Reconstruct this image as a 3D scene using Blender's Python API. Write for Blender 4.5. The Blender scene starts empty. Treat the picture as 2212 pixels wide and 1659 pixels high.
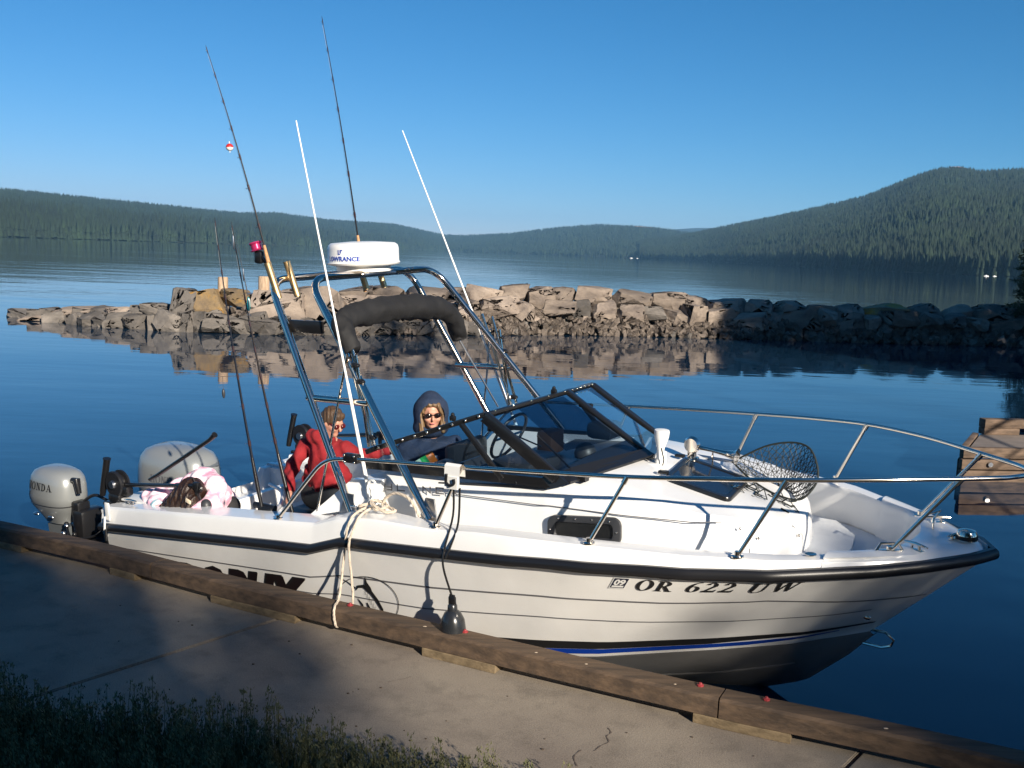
import bpy, bmesh, math, random
import numpy as np
from mathutils import Vector, Matrix, noise
random.seed(7); rng=np.random.default_rng(7)
R=math.radians
C=bpy.context.scene.collection
sc=bpy.context.scene

# ------------------------------------------------------------------ camera, world, sun
WZ=0.42                                   # lake level
cam_d=bpy.data.cameras.new("camera"); cam=bpy.data.objects.new("camera",cam_d); C.objects.link(cam)
pit,rol=R(7.393),R(2.145)
fw=Vector((0,math.cos(pit),-math.sin(pit))); up0=Vector((0,math.sin(pit),math.cos(pit))); ri0=Vector((1,0,0))
ri=math.cos(rol)*ri0+math.sin(rol)*up0; up=-math.sin(rol)*ri0+math.cos(rol)*up0
cam.matrix_world=Matrix(((ri.x,up.x,-fw.x,0),(ri.y,up.y,-fw.y,0),(ri.z,up.z,-fw.z,3.006),(0,0,0,1)))
cam_d.sensor_width=36; cam_d.lens=36*2195.19/2212; cam_d.clip_start=.05; cam_d.clip_end=60000
sc.camera=cam
SUN_EL,SUN_AZ=23.0,-60.0                  # azimuth measured from +X, towards the sun
sd=Vector((math.cos(R(SUN_EL))*math.cos(R(SUN_AZ)),math.cos(R(SUN_EL))*math.sin(R(SUN_AZ)),math.sin(R(SUN_EL))))
w=bpy.data.worlds.new("World"); sc.world=w; w.use_nodes=True
nt=w.node_tree; nt.nodes.clear()
sky=nt.nodes.new("ShaderNodeTexSky"); sky.sky_type='NISHITA'; sky.sun_disc=False
sky.sun_elevation=R(SUN_EL); sky.sun_rotation=R(90-SUN_AZ); sky.altitude=1400; sky.air_density=1.0; sky.dust_density=0.15; sky.ozone_density=3.0
bg=nt.nodes.new("ShaderNodeBackground"); bg.inputs[1].default_value=0.10
wo=nt.nodes.new("ShaderNodeOutputWorld"); sp=nt.nodes.new("ShaderNodeSeparateXYZ"); cb=nt.nodes.new("ShaderNodeCombineXYZ"); nt.links.new(sky.outputs[0],sp.inputs[0])
for i,(k_,g_) in enumerate(((.0748,1.75),(.383,1.03),(.559,1.0))):      # the camera's colour response to the clear morning sky
    pw_=nt.nodes.new("ShaderNodeMath"); pw_.operation='POWER'; pw_.inputs[1].default_value=g_; ml_=nt.nodes.new("ShaderNodeMath"); ml_.operation='MULTIPLY'; ml_.inputs[1].default_value=k_
    nt.links.new(sp.outputs[i],pw_.inputs[0]); nt.links.new(pw_.outputs[0],ml_.inputs[0]); nt.links.new(ml_.outputs[0],cb.inputs[i])
nt.links.new(cb.outputs[0],bg.inputs[0]); nt.links.new(bg.outputs[0],wo.inputs[0])
sl=bpy.data.lights.new("sun",'SUN'); sl.energy=4.9; sl.angle=R(0.6); sl.color=(1,.90,.76)
so=bpy.data.objects.new("sun",sl); C.objects.link(so); so.rotation_euler=sd.to_track_quat('Z','Y').to_euler(); so.location=(10,-10,20)
sc.view_settings.view_transform='Standard'; sc.view_settings.look='None'; sc.view_settings.gamma=1
sc.view_settings.exposure=0.85; sc.view_settings.use_curve_mapping=False

# ------------------------------------------------------------------ materials
MATS={}
def mat(name,col=(.5,.5,.5),rough=.5,metal=0.,spec=.5,var=0.,vscale=8.,col2=None,bump=0.,bscale=30.,coat=0.,bdist=.01,stretch=None,detail=6.,coord='Object'):
    if name in MATS: return MATS[name]
    m=bpy.data.materials.new(name); m.use_nodes=True; n=m.node_tree; b=n.nodes["Principled BSDF"]
    b.inputs["Base Color"].default_value=(*col,1); b.inputs["Roughness"].default_value=rough; b.inputs["Metallic"].default_value=metal
    b.inputs["Specular IOR Level"].default_value=spec
    if coat: b.inputs["Coat Weight"].default_value=coat; b.inputs["Coat Roughness"].default_value=.06
    if var or col2 or bump:
        tc=n.nodes.new("ShaderNodeTexCoord"); mp=n.nodes.new("ShaderNodeMapping"); n.links.new(tc.outputs[coord],mp.inputs[0])
        if stretch: mp.inputs["Scale"].default_value=stretch
    if var or col2:
        t=n.nodes.new("ShaderNodeTexNoise"); t.inputs["Scale"].default_value=vscale; t.inputs["Detail"].default_value=detail; t.inputs["Roughness"].default_value=.6
        n.links.new(mp.outputs[0],t.inputs["Vector"])
        r=n.nodes.new("ShaderNodeValToRGB"); c2=col2 or tuple(max(0,c*(1-var)) for c in col); c1=col if col2 else tuple(min(1,c*(1+var)) for c in col)
        r.color_ramp.elements[0].position=.36; r.color_ramp.elements[1].position=.64
        r.color_ramp.elements[0].color=(*c2,1); r.color_ramp.elements[1].color=(*c1,1)
        n.links.new(t.outputs["Fac"],r.inputs[0]); n.links.new(r.outputs[0],b.inputs["Base Color"])
    if bump:
        t2=n.nodes.new("ShaderNodeTexNoise"); t2.inputs["Scale"].default_value=bscale; t2.inputs["Detail"].default_value=5
        n.links.new(mp.outputs[0],t2.inputs["Vector"])
        bp=n.nodes.new("ShaderNodeBump"); bp.inputs["Strength"].default_value=bump; bp.inputs["Distance"].default_value=bdist
        n.links.new(t2.outputs["Fac"],bp.inputs["Height"]); n.links.new(bp.outputs[0],b.inputs["Normal"])
    MATS[name]=m; return m
GEL=mat('white_gelcoat',(.83,.83,.82),.22,var=.025,vscale=3,coat=.3)
HULLW=mat('hull_gelcoat',(.80,.79,.765),.25,var=.045,vscale=2.2,coat=.3)
NONSKID=mat('nonskid_deck',(.72,.74,.76),.6,bump=.3,bscale=260,var=.04,vscale=5)
BOTTOM=mat('hull_bottom_grey',(.17,.165,.16),.4,var=.12,vscale=4)
BLACK=mat('black_rubber',(.012,.012,.014),.35)
BLKPL=mat('black_plastic',(.01,.01,.011),.3,bump=.1,bscale=60)
BLKMET=mat('black_frame_metal',(.012,.012,.013),.28,metal=.0,coat=.3)
BLUE=mat('blue_stripe_vinyl',(.006,.04,.30),.3)
CHROME=mat('polished_stainless',(.82,.74,.64),.13,metal=1.)
BRUSH=mat('brushed_metal',(.55,.55,.56),.3,metal=1.)
BRASS=mat('gold_anodised',(.95,.68,.36),.42,metal=1.)
SILVER=mat('silver_engine_paint',(.30,.315,.315),.32,metal=.35,coat=.5)
SILVERD=mat('dark_silver_engine_paint',(.2,.22,.23),.3,metal=.5,coat=.4)
INK=mat('black_lettering',(.012,.012,.013),.5)
INKG=mat('grey_lettering',(.12,.12,.13),.4)
INKB=mat('blue_lettering',(.01,.06,.42),.4)
WHITEP=mat('white_paint',(.82,.82,.80),.3)
PLASTW=mat('white_plastic',(.78,.78,.76),.35)
CANVAS=mat('charcoal_canvas',(.009,.009,.010),.75,var=.25,vscale=6,bump=.5,bscale=9,bdist=.03)
RED=mat('red_hoodie_fabric',(.24,.008,.013),.85,var=.18,vscale=10,bump=.5,bscale=22,bdist=.02)
NAVY=mat('navy_hoodie_fabric',(.011,.024,.058),.85,var=.2,vscale=9,bump=.5,bscale=20,bdist=.02)
PINK=mat('pink_tie_dye_fabric',(.85,.36,.50),.85,vscale=11,col2=(.86,.76,.82),bump=.4,bscale=20,bdist=.02,detail=2,stretch=(1,1.2,3))
TROUS=mat('black_trousers_fabric',(.012,.012,.014),.8)
SKIN=mat('skin',(.52,.26,.18),.5,var=.06,vscale=14)
HAIRB=mat('brown_hair',(.10,.058,.03),.55,vscale=60,col2=(.045,.025,.014),bump=.5,bscale=90,bdist=.01,stretch=(1,1,.25))
HAIRL=mat('blond_hair',(.20,.125,.06),.5,vscale=50,col2=(.10,.06,.03),bump=.5,bscale=90,bdist=.01,stretch=(1,1,.2))
HAIRD=mat('dark_hair',(.035,.017,.010),.4,vscale=50,col2=(.014,.007,.005),bump=.6,bscale=80,bdist=.01,stretch=(1,1,.25))
LENS=mat('dark_lenses',(.01,.006,.006),.08)
LIPS=mat('lips',(.5,.12,.12),.5)
ROPE=mat('natural_rope',(.55,.47,.38),.8,bump=.8,bscale=160,bdist=.004,var=.15,vscale=30)
VINYL=mat('dark_grey_vinyl',(.035,.037,.042),.45)
DASH=mat('dark_dashboard',(.03,.033,.04),.4)
CHERRY=mat('red_paint',(.5,.02,.02),.4)
CORK=mat('cork_grip',(.45,.25,.12),.7,var=.2,vscale=60)
NETM=mat('black_net_cord',(.014,.018,.014),.6)
BARK=mat('pine_bark',(.10,.06,.04),.9,var=.3,vscale=3)

def glass_mat(name,tint,fac=.75):
    m=bpy.data.materials.new(name); m.use_nodes=True; n=m.node_tree; n.nodes.clear()
    tr=n.nodes.new("ShaderNodeBsdfTransparent"); tr.inputs[0].default_value=(*tint,1)
    gl=n.nodes.new("ShaderNodeBsdfGlossy"); gl.inputs["Roughness"].default_value=.03
    lw=n.nodes.new("ShaderNodeLayerWeight"); lw.inputs[0].default_value=.5      # Schlick curve on the facing ratio, same from both sides
    p5=n.nodes.new("ShaderNodeMath"); p5.operation='POWER'; p5.inputs[1].default_value=5; fr=n.nodes.new("ShaderNodeMath"); fr.operation='MULTIPLY_ADD'; fr.inputs[1].default_value=.9; fr.inputs[2].default_value=.05
    n.links.new(lw.outputs["Facing"],p5.inputs[0]); n.links.new(p5.outputs[0],fr.inputs[0])
    mx=n.nodes.new("ShaderNodeMixShader"); o=n.nodes.new("ShaderNodeOutputMaterial")
    n.links.new(fr.outputs[0],mx.inputs[0]); n.links.new(tr.outputs[0],mx.inputs[1]); n.links.new(gl.outputs[0],mx.inputs[2]); n.links.new(mx.outputs[0],o.inputs[0])
    MATS[name]=m; return m
GLASS=glass_mat('smoked_glass',(.66,.75,.82))
GLASSL=glass_mat('light_tinted_glass',(.74,.84,.92))

# ------------------------------------------------------------------ mesh builder
class MB:
    def __init__(s): s.v=[]; s.f=[]
    def add(s,vs,fs):
        o=len(s.v); s.v+= [tuple(map(float,p)) for p in vs]; s.f+=[tuple(i+o for i in f) for f in fs]; return s
    def box(s,c,d,rot=None):
        c=Vector(c); hx,hy,hz=d[0]/2,d[1]/2,d[2]/2; vs=[]
        for x in(-hx,hx):
            for y in(-hy,hy):
                for z in(-hz,hz):
                    p=Vector((x,y,z)); p=(rot@p if rot else p)+c; vs.append(p)
        return s.add(vs,[(0,1,3,2),(4,6,7,5),(0,4,5,1),(2,3,7,6),(0,2,6,4),(1,5,7,3)])
    def rbox(s,c,d,b=.01,rot=None):
        # box with bevelled edges
        bm=bmesh.new(); bmesh.ops.create_cube(bm,size=1)
        for v in bm.verts: v.co=Vector((v.co.x*d[0],v.co.y*d[1],v.co.z*d[2]))
        bmesh.ops.bevel(bm,geom=bm.edges[:],offset=min(b,min(d)*.45),segments=2,affect='EDGES',profile=.5)
        c=Vector(c); M=rot or Matrix.Identity(3)
        bm.verts.ensure_lookup_table(); vs=[M@v.co+c for v in bm.verts]; fs=[[v.index for v in f.verts] for f in bm.faces]; bm.free()
        return s.add(vs,fs)
    def tube(s,pts,r,n=10,cap=True,closed=False):
        pts=[Vector(p) for p in pts]; m=len(pts); rr=r if isinstance(r,(list,tuple)) else [r]*m
        vs=[]; fs=[]; prev=None
        for i,p in enumerate(pts):
            if closed: t=(pts[(i+1)%m]-pts[i-1])
            else: t=(pts[min(i+1,m-1)]-pts[max(i-1,0)])
            if t.length<1e-9: t=Vector((0,0,1))
            t.normalize()
            if prev is None:
                a=Vector((0,0,1)) if abs(t.z)<.9 else Vector((1,0,0)); u=t.cross(a).normalized()
            else:
                u=prev-t*prev.dot(t); u=u.normalized() if u.length>1e-6 else t.orthogonal().normalized()
            prev=u; v=t.cross(u)
            for k in range(n):
                a=2*math.pi*k/n; vs.append(p+(u*math.cos(a)+v*math.sin(a))*rr[i])
        for i in range(m if closed else m-1):
            for k in range(n):
                a=i*n+k; b=i*n+(k+1)%n; c=((i+1)%m)*n+(k+1)%n; d=((i+1)%m)*n+k; fs.append((a,b,c,d))
        if cap and not closed: fs.append(tuple(range(n-1,-1,-1))); fs.append(tuple((m-1)*n+k for k in range(n)))
        return s.add(vs,fs)
    def lathe(s,prof,c=(0,0,0),rot=None,n=24,cap=True):
        vs=[];fs=[]; c=Vector(c)
        for r,z in prof:
            for k in range(n):
                a=2*math.pi*k/n; p=Vector((r*math.cos(a),r*math.sin(a),z)); p=(rot@p if rot else p)+c; vs.append(p)
        for i in range(len(prof)-1):
            for k in range(n): fs.append((i*n+k,i*n+(k+1)%n,(i+1)*n+(k+1)%n,(i+1)*n+k))
        if cap: fs.append(tuple(range(n-1,-1,-1))); fs.append(tuple((len(prof)-1)*n+k for k in range(n)))
        return s.add(vs,fs)
    def ell(s,c,r,rot=None,n=16,m=10):
        prof=[(max(1e-4,math.sin(math.pi*i/m)),-math.cos(math.pi*i/m)) for i in range(m+1)]
        vs=[];fs=[];c=Vector(c)
        for q,z in prof:
            for k in range(n):
                a=2*math.pi*k/n; p=Vector((q*math.cos(a)*r[0],q*math.sin(a)*r[1],z*r[2])); p=(rot@p if rot else p)+c; vs.append(p)
        for i in range(m):
            for k in range(n): fs.append((i*n+k,i*n+(k+1)%n,(i+1)*n+(k+1)%n,(i+1)*n+k))
        return s.add(vs,fs)
    def grid(s,rows,closed=False,flip=False):
        n=len(rows[0]); vs=[p for r in rows for p in r]; fs=[]
        for i in range(len(rows)-1):
            for k in range(n if closed else n-1):
                a,b,c,d=i*n+k,i*n+(k+1)%n,(i+1)*n+(k+1)%n,(i+1)*n+k; fs.append((a,d,c,b) if flip else (a,b,c,d))
        return s.add(vs,fs)
    def prism(s,poly,dvec):
        n=len(poly); d=Vector(dvec); vs=[Vector(p) for p in poly]+[Vector(p)+d for p in poly]
        return s.add(vs,[tuple(range(n)),tuple(range(2*n-1,n-1,-1))]+[(i,i+n,(i+1)%n+n,(i+1)%n) for i in range(n)])
def smooth_path(pts,n=8):
    pts=[Vector(p) for p in pts]; out=[]
    for i in range(len(pts)-1):
        p0,p1,p2,p3=pts[max(i-1,0)],pts[i],pts[i+1],pts[min(i+2,len(pts)-1)]
        for k in range(n):
            t=k/n; out.append(.5*((2*p1)+(-p0+p2)*t+(2*p0-5*p1+4*p2-p3)*t*t+(-p0+3*p1-3*p2+p3)*t**3))
    out.append(pts[-1]); return out
def fillet(pts,r,n=6):
    pts=[Vector(p) for p in pts]; out=[pts[0]]
    for i in range(1,len(pts)-1):
        a,b,c=pts[i-1],pts[i],pts[i+1]; d1=(a-b);d2=(c-b); q=min(r,d1.length*.49,d2.length*.49); p=b+d1.normalized()*q; e=b+d2.normalized()*q
        for k in range(n+1):
            t=k/n; out.append(p*(1-t)**2+b*2*t*(1-t)+e*t*t)
    out.append(pts[-1]); return out
def put(name,mb,m,parent=None,smooth=True,label=None,cat=None,group=None,kind=None,angle=40,fix=True):
    me=bpy.data.meshes.new(name)
    if isinstance(mb,MB): me.from_pydata(mb.v,[],mb.f)
    else: me=mb; me.name=name
    me.materials.clear(); me.materials.append(m)
    if fix:
        bm=bmesh.new(); bm.from_mesh(me); bmesh.ops.recalc_face_normals(bm,faces=bm.faces[:]); bm.to_mesh(me); bm.free()
    if smooth:
        for p in me.polygons: p.use_smooth=True
        try: me.set_sharp_from_angle(angle=R(angle))
        except Exception: pass
    me.update(); o=bpy.data.objects.new(name,me); C.objects.link(o)
    if parent: o.parent=parent
    tag(o,label,cat,group,kind); return o
def tag(o,label=None,cat=None,group=None,kind=None):
    if label: o['label']=label
    if cat: o['category']=cat
    if group: o['group']=group
    if kind: o['kind']=kind
def empty(name,M,label=None,cat=None,group=None,kind=None,parent=None):
    o=bpy.data.objects.new(name,None); C.objects.link(o); o.empty_display_size=.2; o.matrix_world=M
    if parent: o.parent=parent; o.matrix_basis=M
    tag(o,label,cat,group,kind); return o
I4=Matrix.Identity(4)
def interp(x,xs,ys): return float(np.interp(x,xs,ys))

# ------------------------------------------------------------------ lake
m=bpy.data.materials.new('lake_water'); m.use_nodes=True; n=m.node_tree; b=n.nodes["Principled BSDF"]; MATS['w']=m
b.inputs["Base Color"].default_value=(.006,.026,.056,1); b.inputs["Roughness"].default_value=.03; b.inputs["IOR"].default_value=1.333; b.inputs["Specular IOR Level"].default_value=.62
g=n.nodes.new("ShaderNodeNewGeometry")
def wav(scale,sx,sy,rot,det):
    mp=n.nodes.new("ShaderNodeMapping"); mp.inputs["Scale"].default_value=(sx,sy,1); mp.inputs["Rotation"].default_value=(0,0,R(rot)); n.links.new(g.outputs["Position"],mp.inputs[0])
    t=n.nodes.new("ShaderNodeTexNoise"); t.inputs["Scale"].default_value=scale; t.inputs["Detail"].default_value=det; t.inputs["Roughness"].default_value=.5; n.links.new(mp.outputs[0],t.inputs["Vector"]); return t
t1=wav(1.3,.35,1.,6,3); t2=wav(.16,.35,1.,-4,2); t3=wav(.02,.25,1.,3,1)
mr=n.nodes.new("ShaderNodeMapRange"); mr.inputs[1].default_value=.42; mr.inputs[2].default_value=.62; mr.inputs[3].default_value=.3; mr.inputs[4].default_value=1.0; n.links.new(t3.outputs[0],mr.inputs[0])
m1=n.nodes.new("ShaderNodeMath"); m1.operation='MULTIPLY'; n.links.new(t1.outputs[0],m1.inputs[0]); n.links.new(mr.outputs[0],m1.inputs[1])
m2=n.nodes.new("ShaderNodeMath"); m2.operation='MULTIPLY_ADD'; m2.inputs[1].default_value=2.2; n.links.new(t2.outputs[0],m2.inputs[0]); n.links.new(m1.outputs[0],m2.inputs[2])
bp=n.nodes.new("ShaderNodeBump"); bp.inputs["Strength"].default_value=1; bp.inputs["Distance"].default_value=.016; n.links.new(m2.outputs[0],bp.inputs["Height"]); n.links.new(bp.outputs[0],b.inputs["Normal"])
WATER=m
put('water',MB().add([(-30000,-30000,WZ),(30000,-30000,WZ),(30000,30000,WZ),(-30000,30000,WZ)],[(0,1,2,3)]),WATER,smooth=False,kind='structure')

# ------------------------------------------------------------------ hills and far forest
F=2195.19
def dirx(X):                       # horizontal bearing of a column of the view, as x/y
    e=(829.5-hz(X))/F; return ((X-1106)/F*math.cos(rol)-math.sin(rol)*e)/(math.cos(pit)+math.sin(pit)*(e*math.cos(rol)+(X-1106)/F*math.sin(rol)))
def hz(X): return 544.5+(X-1106)*.03746
HILL=mat('forested_hill_ground',(.010,.022,.011),.9,vscale=.018,col2=(.018,.03,.014),coord='Object')
SCAR=mat('bare_earth_slope',(.42,.26,.18),.9,var=.2,vscale=.05)
def hill(name,X,shore,ridge,sil,label=None,steps=150,nr=26,back=1.6,shoretree=None,bumpy=5):
    # X: list of bearings; shore/ridge distances; sil: height of the skyline in the view
    xs=np.linspace(X[0],X[-1],steps); rows=[]; heights=[]
    for x in xs:
        r0=interp(x,X,shore); r1=interp(x,X,ridge); el=(hz(x)-interp(x,X,sil))/F
        H=max(2,r1*el+2.5)-13; k=dirx(x); row=[]
        for j in range(nr+6):
            t=j/nr; r=r0+(r1-r0)*t
            h=(-2 if j==0 else H*(.16*min(t*5,1)+.84*(t*t*(3-2*t))**.85) if t<=1 else H*(1-.6*(t-1)*4))
            wx,wy=k*r,r
            if 0<t<1: h+=bumpy*noise.noise(Vector((wx*.006,wy*.006,3)))*min(1,t*4)*(1-t**3)
            row.append((wx,wy,WZ+h))
        rows.append(row)
    o=put(name,MB().grid(rows),HILL,kind='structure'); return rows
def conifers(name,rows,N,h=(14,24),jmin=0,jmax=30,mat_=None,power=1.,seed=1,skip=None):
    rg=np.random.default_rng(seed); A=np.array(rows); ni,nj=A.shape[:2]
    fi=rg.random(N)*(ni-1.001); fj=jmin+(rg.random(N)**power)*(min(jmax,nj-1.001)-jmin)
    i=fi.astype(int); j=fj.astype(int); a=(fi-i)[:,None]; c=(fj-j)[:,None]
    P=(A[i,j]*(1-a)+A[i+1,j]*a)*(1-c)+(A[i,j+1]*(1-a)+A[i+1,j+1]*a)*c
    if skip is not None: P=P[~skip(P)]
    P=P[P[:,2]>WZ-.5]; N=len(P)
    H=rg.uniform(h[0],h[1],N)*(.7+.3*rg.random(N)); Wd=H*rg.uniform(.13,.22,N)
    k=5; vs=[]; 
    ang=rg.random(N)*6.28
    layers=[(0.06,1.0),(.45,.62),(1.0,.0)]
    V=np.zeros((N,2*k+2,3))
    for q in range(k):
        th=ang+q*2*math.pi/k
        V[:,q,0]=P[:,0]+np.cos(th)*Wd; V[:,q,1]=P[:,1]+np.sin(th)*Wd; V[:,q,2]=P[:,2]+H*.05
        V[:,k+1+q,0]=P[:,0]+np.cos(th+.6)*Wd*.66; V[:,k+1+q,1]=P[:,1]+np.sin(th+.6)*Wd*.66; V[:,k+1+q,2]=P[:,2]+H*.38
    V[:,k,:]=P; V[:,k,2]+=H*.66; V[:,2*k+1,:]=P; V[:,2*k+1,2]+=H
    tri=[(q,(q+1)%k,k) for q in range(k)]+[(k+1+q,k+1+(q+1)%k,2*k+1) for q in range(k)]
    T=np.array(tri)[None]+ (np.arange(N)*(2*k+2))[:,None,None]
    me=bpy.data.meshes.new(name); me.vertices.add(N*(2*k+2)); me.vertices.foreach_set('co',V.reshape(-1)); T=T.reshape(-1,3)
    me.loops.add(T.size); me.loops.foreach_set('vertex_index',T.reshape(-1).astype(np.int32)); me.polygons.add(len(T)); me.polygons.foreach_set('loop_start',(np.arange(len(T))*3).astype(np.int32)); me.polygons.foreach_set('loop_total',np.full(len(T),3,np.int32)); me.update(); me.validate()
    me.materials.append(mat_); o=bpy.data.objects.new(name,me); C.objects.link(o); o['kind']='stuff'; return o
FOR=mat('conifer_forest',(.016,.034,.013),.9,vscale=.03,col2=(.005,.014,.008))
XL=[-300,0,200,400,520,600,700,850,960,1120]
rl=hill('hills',XL,[500,640,760,900,1050,1200,1500,1900,2300,2500],[1300,1500,1700,2000,2300,2400,2600,2900,3200,3200],[395,405,425,445,458,457,470,480,503,512])
conifers('far_forest',rl,34000,(6,11),0,27,FOR,seed=2)
conifers('shore_forest',rl,5000,(13,20),0.2,5,FOR,seed=3)
XC=[800,940,1000,1100,1200,1290,1360,1420,1480,1600,1750]
rc=hill('hills',XC,[2300,2300,2300,2100,1900,1700,1600,1500,1400,1300,1200],[3000,3000,3000,2800,2700,2600,2500,2500,2500,2500,2500],[512,505,505,500,488,482,485,490,500,505,515])
conifers('far_forest',rc,20000,(7,12),0,27,FOR,seed=4)
XD=[1350,1440,1500,1560,1650]
hill('hills',XD,[3300]*5,[4200]*5,[500,491,487,487,495])
XR=[1380,1450,1520,1600,1750,1850,1900,1960,2010,2050,2100,2212,2500,2900]
rr_=hill('hills',XR,[1500,1400,1250,1000,700,580,540,500,480,465,450,430,400,380],[1900,1900,1850,1750,1650,1600,1600,1580,1560,1550,1540,1500,1400,1300],[512,505,493,477,450,430,413,390,376,375,383,378,372,380],steps=180,bumpy=7)
conifers('far_forest',rr_,70000,(6,11),0,26.3,FOR,seed=5,power=1.1)
conifers('shore_forest',rr_,6500,(9,14),.1,3,FOR,seed=6,power=1.3)
# bare patches on the hills
def patch(name,rows,i0,i1,j0,j1):
    mb=MB(); A=np.array(rows); q=[]
    for i in range(i0,i1):
        a=(i-i0)/(i1-i0-1); jm=j0+(j1-j0)*(.15+.5*a); wd=(j1-j0)*.5*math.sin(math.pi*(.1+.8*a))
        row=[]
        for s in np.linspace(-1,1,5):
            j=jm+s*wd; j_=int(j); c=j-j_; p=A[i,j_]*(1-c)+A[i,j_+1]*c; row.append((p[0],p[1],p[2]+7+ (1-abs(s))*1.0))
        q.append(row)
    mb.grid(q); put(name,mb,SCAR,kind='structure')
patch('bare_slope',rr_,77,86,21,25); patch('bare_slope',rc,89,96,20,25)
# distant boats by the right shore
for (X,rr,L_,lb) in [(2132,415,2.0,'tiny white motor boat at far right shore, left one of a close pair'),(2150,425,1.5,'tiny grey boat at far right shore, right one of a close pair'),(1364,1500,4.5,'distant white boat off the middle shore beneath the bare patch'),(1377,1500,3,'smaller distant white boat just right of another off the middle shore')]:
    k=dirx(X); e=empty('distant_boat',Matrix.Translation((k*rr,rr,WZ)),lb,'boat','distant boats near the far shore')
    put('hull',MB().grid([[(x*L_,y*(1-abs(x*2)**3)*L_*.16,z*L_*.12) for y,z in((-1,1),(-.7,-.1),(.7,-.1),(1,1))] for x in np.linspace(-.5,.5,7)]),WHITEP,e)
    put('cabin',MB().rbox((-.05*L_,0,.17*L_),(.3*L_,.22*L_,.14*L_),.03*L_),WHITEP,e)

# ------------------------------------------------------------------ haze
hm=bpy.data.materials.new('haze_air'); hm.use_nodes=True; n=hm.node_tree; n.nodes.clear()
pv=n.nodes.new("ShaderNodeVolumePrincipled"); pv.inputs["Color"].default_value=(.28,.62,1.0,1); pv.inputs["Density"].default_value=.00015; pv.inputs["Anisotropy"].default_value=.0
o=n.nodes.new("ShaderNodeOutputMaterial"); n.links.new(pv.outputs[0],o.inputs["Volume"])
HAZE=True
if HAZE:
    h=put('haze',MB().box((0,1500,90),(9000,7600,186)),hm,smooth=False,kind='stuff'); 

# ------------------------------------------------------------------ rock breakwater
def rockmat(name,c1,c2,c3,p3=.7):
    m=bpy.data.materials.new(name); m.use_nodes=True; n=m.node_tree; b=n.nodes["Principled BSDF"]; b.inputs["Roughness"].default_value=.9
    tc=n.nodes.new("ShaderNodeTexCoord"); oi=n.nodes.new("ShaderNodeObjectInfo")
    add=n.nodes.new("ShaderNodeVectorMath"); add.operation='ADD'; cx=n.nodes.new("ShaderNodeVectorMath"); cx.operation='SCALE'; n.links.new(oi.outputs["Location"],cx.inputs[0]); cx.inputs["Scale"].default_value=1.7
    n.links.new(tc.outputs["Object"],add.inputs[0]); n.links.new(cx.outputs[0],add.inputs[1])
    t=n.nodes.new("ShaderNodeTexNoise"); t.inputs["Scale"].default_value=1.6; t.inputs["Detail"].default_value=9; t.inputs["Roughness"].default_value=.65; n.links.new(add.outputs[0],t.inputs[0])
    r=n.nodes.new("ShaderNodeValToRGB"); e=r.color_ramp.elements; e[0].position=.33; e[0].color=(*c1,1); e[1].position=.55; e[1].color=(*c2,1); x=e.new(p3); x.color=(*c3,1)
    n.links.new(t.outputs[0],r.inputs[0])
    hs=n.nodes.new("ShaderNodeHueSaturation"); mr=n.nodes.new("ShaderNodeMapRange"); mr.inputs[3].default_value=.6; mr.inputs[4].default_value=1.25; n.links.new(oi.outputs["Random"],mr.inputs[0]); n.links.new(mr.outputs[0],hs.inputs["Value"]); n.links.new(r.outputs[0],hs.inputs["Color"]); n.links.new(hs.outputs[0],b.inputs["Base Color"])
    t2=n.nodes.new("ShaderNodeTexNoise"); t2.inputs["Scale"].default_value=7; t2.inputs["Detail"].default_value=10; t2.inputs["Roughness"].default_value=.7; n.links.new(add.outputs[0],t2.inputs[0])
    bp=n.nodes.new("ShaderNodeBump"); bp.inputs["Strength"].default_value=.8; bp.inputs["Distance"].default_value=.05; n.links.new(t2.outputs[0],bp.inputs["Height"]); n.links.new(bp.outputs[0],b.inputs["Normal"]); return m
RK1=rockmat('tan_basalt',(.13,.105,.09),(.26,.21,.17),(.33,.27,.22)); RK2=rockmat('grey_basalt',(.085,.076,.068),(.16,.142,.125),(.24,.21,.185)); RK3=rockmat('lichen_rock',(.13,.10,.075),(.26,.18,.09),(.38,.20,.035),.62)
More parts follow.
